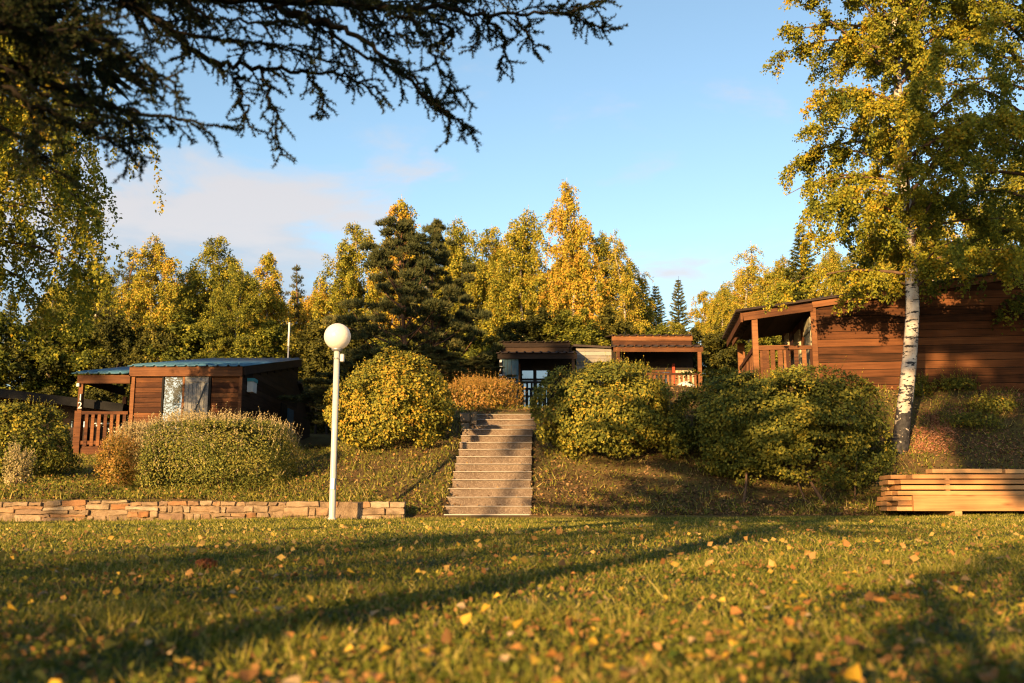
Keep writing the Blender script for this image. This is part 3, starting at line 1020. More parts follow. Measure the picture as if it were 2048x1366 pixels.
# ---- dark cabin at the far left edge
d0 = at(40, 800, 29.0)
dk = thing('dark_cabin', 'dark cabin in shade left of number 12, sloping roof edge showing', 'cabin', (d0.x - 2.4, 29.5, zf - 0.35))
dW = 5.6
dzl, dzr = at(40, 782, 29.5).z - dk.location.z, at(250, 815, 29.5).z - dk.location.z
wall_poly(dk, 'wall', M_DARKWOOD, [(0, 0, -0.3), (4.7, 0, -0.3), (4.7, 0, dzr - 0.02), (0, 0, dzl)], (0, 0.1, 0))
slab(dk, 'roof', M_BLACK, [(-0.6, -0.9, dzl + 0.28), (dW, -0.9, dzr + 0.02), (dW, 3.6, dzr + 0.02), (-0.6, 3.6, dzl + 0.28)], 0.05)  # near-black roof and fascia: shade put into the colour
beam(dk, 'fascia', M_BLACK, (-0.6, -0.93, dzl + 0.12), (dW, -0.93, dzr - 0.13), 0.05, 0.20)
for xx in (3.55, 5.3):
    bx(dk, 'post', M_DARKWOOD, xx - 0.06, xx + 0.06, -0.85, -0.73, -0.3, dzr - 0.1)
bx(dk, 'handrail', M_DARKWOOD, 3.6, 5.3, -0.83, -0.76, 0.85, 0.93)
for k in range(9):
    bx(dk, 'baluster', M_DARKWOOD, 3.75 + k * 0.17, 3.83 + k * 0.17, -0.82, -0.79, 0.0, 0.85)
w_ = bx(dk, 'window', M_BLACK, 3.72, 4.22, -0.05, 0.0, 0.62, 1.22)
link('pane', box_mesh('pane', 0.40, 0.02, 0.5), M_GLASS, w_, (0, -0.03, 0))


# ---- the two small cabins above the steps
def porch_cabin(name, label, x0, x1, Y, floor, py_main0, py_main1, py_eave0, py_eave1, body_mat, trim_mat, roof_mat, main_inset=0.1):
    t_ = thing(name, label, 'cabin', (x0, Y, floor))
    w = x1 - x0
    ztop, zlow = at(1024, py_main0, Y + 1.5).z - floor, at(1024, py_main1, Y + 1.5).z - floor
    e1, e0 = at(1024, py_eave0, Y).z - floor, at(1024, py_eave1, Y).z - floor
    wall_poly(t_, 'wall', M_DARKROOM, [(0.05, 1.6, -0.4), (w - 0.05, 1.6, -0.4), (w - 0.05, 1.6, ztop - 0.05), (0.05, 1.6, ztop - 0.05)], (0, 0.1, 0))
    bx(t_, 'fascia', trim_mat, 0.05, w - main_inset, 1.46, 1.5, (ztop + zlow) / 2 + 0.01, ztop)
    bx(t_, 'fascia', trim_mat, 0.09, w - main_inset - 0.04, 1.5, 1.54, zlow - 0.1, (ztop + zlow) / 2)
    ribbed_roof(t_, roof_mat, -0.02, w - main_inset + 0.07, 1.38, 5.5, ztop + 0.01, ztop + 0.6, 'y', 0.3, 0.02)
    bx(t_, 'eave_beam', trim_mat, -0.05, w + 0.04, -0.05, 0.0, e0, e1)
    ribbed_roof(t_, roof_mat, -0.1, w + 0.1, -0.12, 1.55, e1 + 0.01, zlow + 0.02, 'y', 0.3, 0.02, 'porch_roof')
    slab(t_, 'deck', trim_mat, [(0, 0, 0), (w, 0, 0), (w, 1.6, 0), (0, 1.6, 0)], 0.3)
    return t_, w, e0


Y7 = 34.0
x0, x1 = at(998, 740, Y7).x, at(1152, 740, Y7).x
f7 = at(1024, 820, Y7).z
c7, w7, e7 = porch_cabin('small_cabin', 'shaded dark cabin numbered 7 at the top of the steps', x0, x1, Y7, f7, 685, 705, 707, 718, M_BLUEGREY, M_DARKWOOD, M_ROOFDARK)  # blue-grey boards and dark trim carry the porch shade in their colour
pl = at(1041, 760, Y7).x - x0
for k in range(5):
    bx(c7, 'plank', M_BLUEGREY, 0.06 + k * (pl - 0.12) / 5, 0.06 + (k + 1) * (pl - 0.12) / 5 - 0.012, 0.03, 0.055, -0.3, e7)
plt = bx(c7, 'number_plate', M_BLACK, 0.0, 0.12, -0.01, 0.02, e7 - 0.52, e7 - 0.10)
text_part(plt, '7', 0.24, (0.0, -0.022, -0.10), M_WHITE)
bx(c7, 'porch_lamp', M_WHITE, 0.02, 0.10, -0.09, -0.012, e7 - 0.13, e7 - 0.04, None, 0.01)
bx(c7, 'notice_plate', M_WHITE, 0.01, 0.11, -0.02, 0.02, e7 - 0.76, e7 - 0.54)
dw = at(1100, 760, Y7).x - at(1041, 760, Y7).x
for k in range(2):
    xa = pl + 0.02 + k * dw / 2
    dr_ = bx(c7, 'door_leaf', M_BLACK, xa, xa + dw / 2 - 0.02, 1.0, 1.04, 0.0, 1.62)
    for (za, zb) in ((1.22, 1.50), (0.62, 1.14), (0.12, 0.56)):
        link('pane', box_mesh('pane', dw / 2 - 0.12, 0.012, zb - za), M_GLASS, dr_, (0, -0.027, (za + zb) / 2 - 0.81))
bx(c7, 'door_jamb', M_TRIM, pl - 0.05, pl + 0.01, 0.99, 1.06, -0.3, 1.75)
bx(c7, 'handrail', M_BLACK, pl - 0.02, w7, 0.0, 0.06, 0.93, 1.0)
for k in range(11):
    xa = pl + 0.04 + k * 0.155
    if xa < w7 - 0.1:
        bx(c7, 'baluster', M_BLACK, xa, xa + 0.07, 0.01, 0.04, -0.02, 0.94)
bx(c7, 'post', M_DARKWOOD, w7 - 0.14, w7 - 0.04, 0.0, 0.1, -0.3, e7)
bx(c7, 'rail_post', M_TRIM, pl - 0.06, pl, -0.03, 0.03, -0.35, 1.0)

Y9 = 36.0
x0, x1 = at(1230, 740, Y9).x, at(1405, 740, Y9).x
f9 = at(1300, 797, Y9).z
c9, w9, e9 = porch_cabin('small_cabin', 'brown sunlit cabin with stepped roof fascia behind the round bush', x0, x1, Y9, f9, 672, 692, 694, 704, M_CLAD, M_TRIM, M_ROOFDARK, 0.06)
for xx in (0.05, w9 - 0.16):
    bx(c9, 'post', M_TRIM, xx, xx + 0.13, -0.04, 0.09, -0.3, e9)
bx(c9, 'handrail', M_TRIM, 0.1, w9 - 0.1, -0.02, 0.05, 0.86, 0.94)
for k in range(17):
    xa = 0.24 + k * 0.165
    if xa < w9 - 0.22:
        bx(c9, 'baluster', M_TRIM, xa, xa + 0.085, 0.0, 0.025, 0.0, 0.87)
sx0, sx1 = at(1351, 740, Y9 + 1.5).x - x0, at(1388, 740, Y9 + 1.5).x - x0
shutter(c9, sx0, sx1, 1.55, 0.0, 1.25, M_CREAM, 6, False)
bx(c9, 'door_post', M_RED, sx0 - 0.12, sx0 - 0.02, 1.5, 1.56, 0.0, 1.5)
gw = bx(c9, 'window', M_TRIM, sx0 - 0.95, sx0 - 0.14, 1.52, 1.58, 0.0, 1.25)
link('pane', box_mesh('pane', 0.68, 0.02, 1.1), M_GLASS, gw, (0, -0.035, 0))
# pale rounded cover on its porch
gcv = at(1366, 775, Y9)
cov = tag(link('domed_cover', lathe('domed_cover', [(0.0, 0.0), (0.42, 0.0), (0.44, 0.45), (0.40, 0.72), (0.28, 0.88), (0.12, 0.96), (0.0, 0.98)], 18), M_WHITE, None, (gcv.x, Y9 - 0.55, f9 - 0.42)),
          'pale rounded cover standing at the porch rail of the brown sunlit cabin', 'cover')

# white boarded gable between the two
xa, xb = at(1152, 700, 38).x, at(1228, 700, 38).x
sw = thing('boarded_shed', 'low pale boarded shed between the two small cabins', 'shed', (xa, 38.0, float(hill_z(xa, 38.0))))
zt0, zt1 = at(1152, 694, 38).z - sw.location.z, at(1228, 697, 38).z - sw.location.z
zz = 0.0
while zz < zt1 - 0.05:
    bx(sw, 'plank', M_WHITECLAD, 0, xb - xa, 0, 0.025, zz, min(zz + 0.13, zt1), (R(4), 0, 0))
    zz += 0.14
wall_poly(sw, 'wall', M_DARKROOM, [(0, 0.04, -0.3), (xb - xa, 0.04, -0.3), (xb - xa, 0.04, zt1), (0, 0.04, zt0)], (0, 0.1, 0))
slab(sw, 'roof', M_ROOFDARK, [(-0.1, -0.12, zt0 + 0.09), (xb - xa + 0.05, -0.12, zt1 + 0.06), (xb - xa + 0.05, 2.5, zt1 + 0.4), (-0.1, 2.5, zt0 + 0.4)], 0.08)


# ---- big cabin on the right: long side wall towards us, porch at its left end
def side_cabin(label, ox, oy, oz, full):
    cb = thing('side_cabin', label, 'cabin', (ox, oy, oz), R(-7))      # origin: near wall corner, deck level
    Dp, Ln = 3.1, 7.0
    s = 0.125
    z0 = at(1632, 592, 21.0).z - at(1632, 785, 21.0).z if True else 0
    z0 = 1.93
    rz = lambda x: z0 + s * x
    wall_poly(cb, 'wall', M_DARKROOM, [(0.03, 0.03, -0.4), (Ln, 0.03, -0.4), (Ln, 0.03, rz(Ln) - 0.04), (0.03, 0.03, rz(0.03) - 0.04)], (0, 0.1, 0))
    wall_poly(cb, 'front_wall', M_DARKROOM, [(0.03, 0.13, -0.4), (0.03, Dp, -0.4), (0.03, Dp, rz(0) - 0.04), (0.03, 0.13, rz(0) - 0.04)], (0.1, 0, 0))
    wall_poly(cb, 'wall', M_DARKROOM, [(0.03, Dp, -0.4), (Ln, Dp, -0.4), (Ln, Dp, rz(Ln) - 0.04), (0.03, Dp, rz(0.03) - 0.04)], (0, 0.1, 0))
    pit = 0.165
    z = -0.38
    while z < rz(Ln) - 0.1:
        xa_ = 0.07
        if z + pit > rz(0.07) - 0.05:
            xa_ = (z + pit * 0.8 + 0.05 - z0) / s
        if xa_ < Ln - 0.2 and full:
            cut = random.uniform(xa_ + 0.8, Ln - 0.6) if Ln - xa_ > 2.0 else None
            for (pa_, pb2) in (((xa_, cut - 0.003), (cut + 0.003, Ln)) if cut else ((xa_, Ln),)):
                link('plank', box_mesh('plank', pb2 - pa_, 0.024, pit - 0.014), M_CLAD2, cb, ((pa_ + pb2) / 2, 0.012 + random.uniform(-0.003, 0.002), z + pit / 2), (R(5) + random.uniform(-0.012, 0.012), random.uniform(-0.001, 0.001), 0))
        z += pit
    bx(cb, 'corner_post', M_TRIM, -0.04, 0.075, -0.035, 0.02, -0.4, z0 - 0.04)
    # boards of the front wall behind the porch
    for k in range(int(Dp / 0.16)):
        ya = 0.06 + k * 0.16
        bx(cb, 'board', M_CLAD2, 0.0, 0.024, ya, ya + 0.148, -0.05, z0 - 0.1)
    for (ya, yb) in ((0.08, 0.86), (1.55, 2.25)):
        r_ = bx(cb, 'shutter', M_CREAM, -0.045, -0.005, ya, yb, 0.0, 1.62)
        for zz_ in (0.55, -0.5):
            link('ledge', box_mesh('ledge', 0.025, yb - ya - 0.04, 0.1), M_CREAM, r_, (-0.034, 0, zz_))
        link('handle', box_mesh('handle', 0.05, 0.03, 0.10), M_BLACK, r_, (-0.045, -(yb - ya) / 2 + 0.08, -0.05))
    g_ = bx(cb, 'door', M_BLACK, -0.03, -0.004, 2.3, 3.0, 0.0, 1.65)
    link('pane', box_mesh('pane', 0.012, 0.5, 1.3), M_GLASS, g_, (-0.022, 0, 0.05))
    P_ = 1.28       # porch depth
    slab(cb, 'deck', M_TRIM, [(-P_ - 0.05, -0.02, 0.0), (-0.01, -0.02, 0.0), (-0.01, Dp + 0.1, 0.0), (-P_ - 0.05, Dp + 0.1, 0.0)], 0.25)
    for y in (0.03, Dp):
        bx(cb, 'post', M_TRIM, -P_, -P_ + 0.12, y - 0.06, y + 0.06, -0.3, rz(-P_) - 0.2)
    beam(cb, 'porch_beam', M_TRIM, (-P_ - 0.18, -0.03, rz(-P_ - 0.18) - 0.12), (0.0, -0.03, rz(0.0) - 0.12), 0.07, 0.17)
    bx(cb, 'eave_beam', M_TRIM, -P_ - 0.24, -P_ - 0.19, -0.07, Dp + 0.2, rz(-P_) - 0.26, rz(-P_) - 0.06)
    beam(cb, 'rafter_board', M_TRIM, (0.0, -0.05, rz(0.0) - 0.07), (Ln, -0.05, rz(Ln) - 0.07), 0.05, 0.14)
    bx(cb, 'handrail', M_TRIM, -P_ + 0.12, -0.05, -0.03, 0.05, 0.90, 0.98)
    bx(cb, 'handrail', M_TRIM, -P_ + 0.02, -P_ + 0.10, 0.09, Dp - 0.06, 0.90, 0.98)
    for k in range(7):
        xx = -P_ + 0.2 + k * 0.165
        bx(cb, 'baluster', M_TRIM, xx, xx + 0.09, -0.005, 0.02, 0.0, 0.91)
    for k in range(14):
        yy = 0.2 + k * 0.2
        if yy < Dp - 0.15:
            bx(cb, 'baluster', M_TRIM, -P_ + 0.045, -P_ + 0.07, yy, yy + 0.09, 0.0, 0.91)
    ribbed_roof(cb, M_ROOFDARK, -P_ - 0.34, Ln, -0.14, Dp + 0.3, rz(-P_ - 0.34) + 0.02, rz(Ln) + 0.02, 'x', 0.2, 0.02)
    for k in range(8):
        xx = -P_ + 0.15 + k * 0.18
        bx(cb, 'ceiling_board', M_DARKWOOD, xx - 0.08, xx + 0.08, 0.03, Dp, rz(xx) - 0.12, rz(xx) - 0.10)
    return cb


pc = at(1632, 775, 21.0)
side_cabin('long brown timber cabin behind the birch trunk, open porch at its left end', pc.x, 21.0, at(1632, 782, 21.0).z, True)
pc2 = at(1600, 760, 28.0)
side_cabin('brown cabin half hidden behind the long timber cabin, only its porch roof showing', pc2.x, 28.0, at(1600, 758, 28.0).z, False)

# ---- fence posts in the clearing behind number 12
for k, (px_, py_) in enumerate(((633, 800), (612, 795), (655, 800))):
    p = at(px_, py_, 40.0)
    zb_ = float(hill_z(p.x, 40.0))
    o = link('fence_post', tube_mesh('fence_post', [([(0, 0, -0.2), (0.01, 0, 0.6), (0, 0.01, 1.25)], [0.06, 0.055, 0.05])], 6), M_DBARK, None, (p.x, 40.0, zb_))
    tag(o, ('dark wooden fence post in the clearing right of number 12', 'dark fence post half hidden by the gable of number 12', 'dark fence post behind the lamp post')[k], 'fence post', 'fence posts in the clearing')

# ------------------------------------------------------------------ timber stack
TY = 15.25
tx0 = at(1790, 1000, TY).x
zg = float(lawn_z(tx0 + 1, TY))
GRP = 'planks of the timber stack'
zlev = at(1800, 1022, TY).z
H1 = at(1800, 990, TY).z - zlev
for k, xx in enumerate((tx0 + 0.95, tx0 + 3.2)):
    o = bx(None, 'bearer', M_PINE, xx - 0.055, xx + 0.055, TY + 0.0, TY + 1.0, zg - 0.02, zlev - 0.002, None, 0.004)
    tag(o, ('reddish wooden bearer block under the left end of the timber stack', 'wooden bearer block under the right part of the timber stack')[k], 'block', 'bearers under the timber stack')
o = bx(None, 'timber_beam', M_PINE, tx0 + 0.28, tx0 + 5.2, TY, TY + 0.07, zlev, zlev + H1 - 0.006, (0, 0, 0.0), 0.004)
tag(o, 'wide knotty beam on edge along the front foot of the stack', 'beam', GRP)
lay = H1 / 3
names = ['lowest', 'second lowest', 'third', 'fourth', 'fifth', 'sixth', 'seventh', 'topmost']
rows = ['front', 'middle', 'rear']
z = zlev
for L in range(8):
    hh = lay - 0.014 if L < 3 else 0.064
    yoff = 0.085 if L < 3 else 0.02
    stepz = lay if L < 3 else 0.083
    for r_ in range(3):
        xs_ = tx0 + random.uniform(-0.02, 0.08) + (0.0 if L < 3 else 0.06) + r_ * 0.012 * (-1 if L % 2 else 1)
        xe_ = tx0 + 5.0 + random.uniform(-0.1, 0.15)
        if L == 6 and r_ == 0:
            xs_ = tx0 + 0.30
        if L == 7:
            if r_ == 2:
                continue
            xs_, xe_ = ((tx0 + 0.62, tx0 + 1.68), (tx0 + 1.78, tx0 + 5.0))[r_]
        y0 = TY + yoff + r_ * 0.30
        if L == 7:
            y0 = TY + 0.05 + 0.1 * r_
        me = box_mesh('timber_plank', xe_ - xs_, 0.26, hh, 0.004)
        o = link('timber_plank', me, M_PINE, None, ((xs_ + xe_) / 2, y0 + 0.13, z + hh / 2), (0, random.uniform(-0.0015, 0.0015), random.uniform(-0.003, 0.003)))
        if L == 7:
            lab = ('short pale plank lying on top of the timber stack', 'long pale plank on top of the stack running out of view')[r_]
        else:
            lab = f'sawn pine plank, {rows[r_]} of the {names[L]} layer in the timber stack'
        tag(o, lab, 'plank', GRP)
    z += stepz
    if 2 <= L <= 5:
        o = bx(None, 'spacer_batten', M_PINE, tx0 + 0.80, tx0 + 0.86, TY + 0.03, TY + 0.9, z - stepz + hh + 0.001, z - 0.001)
        tag(o, f'thin spacer batten above the {names[L]} layer of the timber stack', 'batten', 'spacers in the timber stack')


# ------------------------------------------------------------------ shrubs
def lump(d, seed, amp):
    r0 = np.random.default_rng(seed)
    f = np.zeros(len(d))
    for k in range(9):
        ax = unit(r0.normal(size=3))
        f += np.cos(3.2 * np.arccos(np.clip(d @ ax, -1, 1)) * (1 + 0.4 * k / 9) + r0.uniform(0, 6)) * r0.uniform(0.5, 1)
    return 1 + amp * f / 3.2


def shrub(name, label, px, base, rx, ry, h, n, size, mat, seed, power=2.4, amp=0.10, stems=6, tint=(0.45, 0.2), shoots=0, shoot_mat=None, skirt=0.12, cat='bush', trunks=None, group=None, shell=0.75, clump=0.115):
    rg = np.random.default_rng(seed)
    n, size = int(n * 0.82), size * 1.1
    t_ = thing(name, label, cat, base, 0, group)
    d = unit(rg.normal(size=(n, 3)) * np.array([1, 1, 1]))
    d[:, 2] = np.where(d[:, 2] < -0.85, -d[:, 2], d[:, 2])
    # superellipsoid: a boxier or rounder body
    k = (np.abs(d[:, 0]) ** power + np.abs(d[:, 1]) ** power + np.abs(d[:, 2]) ** power) ** (-1 / power)
    rad = lump(d, seed, amp) * k
    inner = rg.random(n)
    s = np.where(rg.random(n) < shell, 1 - np.abs(rg.normal(0, 0.07, n)), inner ** 0.4)
    # leaf sprays: clumps stand a little proud of the body
    cl = unit(rg.normal(size=(150, 3)))
    off = rg.normal(0.0, clump, 150)
    off[rg.random(150) < 0.10] -= 2.2 * clump
    own = np.argmax(d @ cl.T, axis=1)
    s = s + off[own]
    P = d * (rad * s)[:, None] * np.array([rx, ry, h / 2 * (1 - skirt / 2)]) + np.array([0, 0, h / 2 * (1 + skirt / 2)])
    P += rg.normal(0, 0.012, P.shape)
    ok = P[:, 2] > 0.02 + 0.1 * rg.random(n)
    P, d, own = P[ok], d[ok], own[ok]
    m_ = len(P)
    tn = np.clip(rg.normal(tint[0], tint[1], m_) + rg.normal(0, 0.12, 150)[own], 0, 1)
    ax = d * np.array([0.9, 0.9, 0.35]) + np.array([0, 0, -0.15])
    V, F, T = leaf_arrays(P, size * rg.uniform(0.6, 1.25, m_), tn, rg, ax, 0.9, face=d + np.array([0, 0, 0.25]), fspread=0.55)
    link('foliage', raw_mesh('foliage', V, F, T), mat, t_)
    for q in range(stems):
        a = q * 2.4 + rg.uniform(0, 1)
        e = np.array([math.cos(a) * rx * 0.65, math.sin(a) * ry * 0.65, h * rg.uniform(0.55, 0.8)])
        b0 = np.array([math.cos(a) * 0.12, math.sin(a) * 0.12, -0.08])
        pts_ = smooth_line([b0, b0 * 1.3 + np.array([0, 0, h * 0.18]), e * 0.6 + rg.normal(0, 0.05, 3), e], 7)
        r0 = rg.uniform(0.014, 0.028)
        link('stem', tube_mesh('stem', [(pts_, np.linspace(r0, 0.005, 7))], 5), M_TWIG, t_)
    if trunks:
        for (b0, e, r0) in trunks:
            pts_ = smooth_line([b0, (np.array(b0) * 0.6 + np.array(e) * 0.4) + rg.normal(0, 0.03, 3), e], 7)
            link('stem', tube_mesh('stem', [(pts_, np.linspace(r0, r0 * 0.5, 7))], 6), M_TWIG, t_)
    if shoots:
        dd = unit(rg.normal(size=(shoots, 3)) * np.array([1, 1, 0.7]) + np.array([0, 0, 1.0]))
        kk = (np.abs(dd[:, 0]) ** power + np.abs(dd[:, 1]) ** power + np.abs(dd[:, 2]) ** power) ** (-1 / power)
        rr = lump(dd, seed, amp) * kk
        B = dd * rr[:, None] * np.array([rx, ry, h / 2 * (1 - skirt / 2)]) * 0.98 + np.array([0, 0, h / 2 * (1 + skirt / 2)])
        per = 9
        ln = rg.uniform(0.06, 0.20, shoots) * np.where(rg.random(shoots) < 0.12, 1.9, 1.0)
        up = unit(dd * 0.5 + np.array([0, 0, 1.0]) + rg.normal(0, 0.22, dd.shape))
        s_ = np.tile(np.linspace(0.1, 1, per), shoots)
        BB, UU, LL = np.repeat(B, per, 0), np.repeat(up, per, 0), np.repeat(ln, per)
        PP = BB + UU * (LL * s_)[:, None] + rg.normal(0, 0.006, BB.shape)
        parts = [leaf_arrays(PP, 0.030 * rg.uniform(0.6, 1.2, len(PP)), rg.uniform(0.2, 1, len(PP)), rg, UU, 0.7, 0.5)]
        parts.append(blade_arrays(B, up, ln, 0.006, np.full(shoots, 0.3), rg))
        V, F, T = join(*parts)
        kind(link('shoot_tips', raw_mesh('shoot_tips', V, F, T), shoot_mat or mat, t_), 'stuff')
    return t_


def base_at(px, Y, dz=-0.22):
    p = at(px, 900, Y)
    return (p.x, Y, float(hill_z(p.x, Y)) + dz)


def span(px0, px1, Y, f=0.93):
    return (px1 - px0) / FPX * Y / 2 * f


def hgt(px, pytop, Y):
    b = base_at(px, Y)
    return (at(px, pytop, Y).z - b[2]) / 1.06


Yh = 17.9
shrub('clipped_hedge', 'boxy clipped hedge with pale feathery top behind the stone wall', 446, base_at(446, Yh, -0.15), span(302, 590, Yh), 1.15, hgt(446, 846, Yh), 44000, 0.036, L_HEDGE, 11, 6.5, 0.02, 5, (0.38, 0.2), 750, L_PALE, 0.02, 'hedge', clump=0.022)
Yb = 19.3
shrub('round_bush', 'rounded green and yellow bush right of the lamp post', 784, base_at(784, Yb), span(660, 906, Yb), 1.15, hgt(784, 716, Yb), 36000, 0.052, L_BUSH, 12, 2.25, 0.06, 7, (0.62, 0.24), 260, L_BUSH, 0.06)
Ya = 18.4
shrub('round_bush', 'large rounded bush immediately right of the steps', 1218, base_at(1218, Ya, -0.32), span(1086, 1352, Ya, 0.99), 1.25, hgt(1218, 712, Ya), 46000, 0.054, L_BUSH, 13, 2.4, 0.06, 7, (0.5, 0.24), 300, L_BUSH, 0.04)
Yc = 17.6
bb = base_at(1560, Yc, -0.34)
shrub('spreading_bush', 'wide spreading dark green bush between the steps and birch trunk', 1560, bb, span(1350, 1768, Yc, 0.97), 1.35, hgt(1560, 722, Yc), 66000, 0.056, L_BUSH, 14, 2.4, 0.08, 6, (0.40, 0.22), 420, L_BUSH, 0.06, 'bush',
      [((0.45, -1.0, -0.25), (0.1, -0.5, 0.7), 0.035), ((0.95, -0.95, -0.3), (1.15, -0.6, 0.6), 0.018), ((-0.9, -0.9, -0.25), (-0.7, -0.4, 0.7), 0.028), ((0.2, -0.9, -0.3), (0.0, -0.4, 0.7), 0.02)])
Yz = 20.0
shrub('dark_hedge', 'dark green hedge in front of the shaded cabin at the left edge', 40, base_at(40, Yz), span(-80, 112, Yz), 1.0, hgt(60, 806, Yz), 26000, 0.05, L_BUSH, 15, 3.0, 0.07, 5, (0.42, 0.2), 200, L_BUSH, 0.05, 'hedge')
shrub('young_shrub', 'small pale yellow-green shrub in front of the dark left hedge', 40, base_at(40, 18.2, -0.05), 0.24, 0.24, 0.68, 1800, 0.04, L_PALE, 16, 2.0, 0.2, 4, (0.3, 0.25), 90, L_PALE, 0.0, 'shrub', None, None, 0.3)
shrub('orange_shrub', 'wispy rust orange shrub left of the clipped hedge', 240, base_at(240, 17.3, -0.05), 0.36, 0.36, 0.88, 5200, 0.036, L_ORANGE, 17, 2.0, 0.16, 6, (0.4, 0.22), 200, L_ORANGE, 0.0, 'shrub', None, None, 0.35)
shrub('pale_shrub', 'feathery pale shrub between the porch rails and clipped hedge', 290, base_at(290, 20.6, -0.05), 0.72, 0.6, 1.15, 8200, 0.04, L_PALE, 18, 2.2, 0.14, 6, (0.22, 0.2), 500, L_PALE, 0.0, 'shrub', None, None, 0.4)
shrub('pale_shrub', 'pale feathery shrub behind the top left corner of clipped hedge', 385, base_at(385, 21.0, -0.05), 0.85, 0.6, 1.25, 8200, 0.04, L_PALE, 28, 2.2, 0.14, 6, (0.25, 0.2), 700, L_PALE, 0.0, 'shrub', None, None, 0.4)
shrub('orange_shrub', 'sunlit orange and gold shrub left of the top steps', 968, base_at(968, 23.2), span(892, 1040, 23.2), 0.7, hgt(968, 764, 23.2) + 0.05, 9000, 0.05, L_ORANGE, 19, 2.3, 0.12, 8, (0.5, 0.32), 900, L_ORANGE, 0.0, 'shrub', None, None, 0.35, 0.2)
# small shrubs on the right bank
for k, (px_, Y_, r_, h_, lab) in enumerate(((1845, 20.4, 0.3, 0.42, 'small rounded green plant right of the birch trunk below cabin wall'), (1925, 20.5, 0.38, 0.30, 'low dark plant at the foot of the cabin wall'),
                                           (1990, 19.5, 0.45, 0.35, 'sprawling weed clump on the sunlit right bank'), (1950, 18.9, 0.55, 0.36, 'sprawling dark weed clump beside the wood chips'))):
    shrub('low_plant', lab, px_, base_at(px_, Y_, -0.04), r_, r_ * 0.7, h_, 1700, 0.045, L_BUSH, 40 + k, 2.0, 0.2, 3, (0.4, 0.25), 40, L_BUSH, 0.0, 'plant', None, 'low plants on the right bank', 0.4)


# ------------------------------------------------------------------ trees
def tree_geo(seed, H, cb, Rad, nb, nl, lsize, droop=0.35, r0=0.12, trunk=None, tint=(0.5, 0.22), twig=(0.3, 0.9), elev=(30, 62), sway=0.25, limb_sides=5, asym=None, profile=None, jit=0.05):
    """broadleaf tree: trunk + limbs (tubes) and hanging twigs carrying leaves"""
    rg = np.random.default_rng(seed)
    nT = 14
    if trunk is None:
        tp = np.array([[sway * math.sin(k * 0.45 + seed) * k / nT, sway * math.cos(k * 0.6 + seed * 2) * k / nT, H * k / (nT - 1)] for k in range(nT)])
        tp[0, 2] = -0.3
    else:
        tp = smooth_line(trunk, nT)
    zs = tp[:, 2]
    tr = r0 * (1 - np.clip(zs / H, 0, 1)) ** 0.8 + 0.012
    tr[0] *= 1.35
    lines = [(tp, tr)]
    TW = []
    for i in range(nb):
        tt = (i + rg.random()) / nb
        z = H * (cb + (0.97 - cb) * tt)
        c0 = np.array([np.interp(z, zs, tp[:, 0]), np.interp(z, zs, tp[:, 1]), z])
        az = i * 2.399 + rg.normal(0, 0.35)
        prof = profile(tt) if profile else min(1.0, (tt + 0.10) ** 0.45 * (1.01 - tt) ** 0.68 * 1.8)
        L = Rad * prof * rg.uniform(0.72, 1.12)
        if asym is not None:
            L *= 1 + asym * math.cos(az)
        L = max(L, 0.25)
        e = R(rg.uniform(*elev)) * (0.75 + 0.5 * tt)
        d = np.array([math.cos(az) * math.cos(e), math.sin(az) * math.cos(e), math.sin(e)])
        pts_ = [c0]
        ns = 7
        for k in range(ns):
            d = d + np.array([0, 0, -droop * (0.3 + k / ns) * 0.55]) + rg.normal(0, 0.06, 3)
            d = d / np.linalg.norm(d)
            pts_.append(pts_[-1] + d * L / ns)
        pts_ = np.array(pts_)
        rb = min(0.5 * np.interp(z, zs, tr), 0.012 * L + 0.008)
        lines.append((pts_, np.linspace(rb, 0.004, ns + 1)))
        nt = max(3, int(L * 6))
        for q in range(nt):
            s = rg.uniform(0.10, 1.0)
            p = np.array([np.interp(s * ns, range(ns + 1), pts_[:, a]) for a in range(3)])
            td = unit(rg.normal(size=3) * np.array([1, 1, 0.6]) + d * 0.8)
            l = rg.uniform(*twig) * (0.6 + 0.5 * s) * min(1.0, 0.45 + L / Rad)
            TW.append((p, td, l))
    tot = np.array([w[2] for w in TW])
    pick = rg.choice(len(TW), nl, p=tot / tot.sum())
    B = np.array([w[0] for w in TW])[pick]
    D = np.array([w[1] for w in TW])[pick]
    L = tot[pick]
    s = rg.random(nl) ** 0.8
    P = B + D * (L * s * 0.7)[:, None]
    P[:, 2] -= L * s * s * (0.25 + droop)
    P += rg.normal(0, jit, P.shape)
    tg = rg.normal(0, 0.14, len(TW))[pick]
    tn = np.clip(rg.normal(tint[0], tint[1] * 0.7, nl) + tg, 0, 1)
    ax = np.tile(np.array([0, 0, -0.55]), (nl, 1)) + D * 0.4
    V, F, T = leaf_arrays(P, lsize * rg.uniform(0.65, 1.25, nl), tn, rg, ax, 0.85)
    twl = []
    return lines, (V, F, T), TW


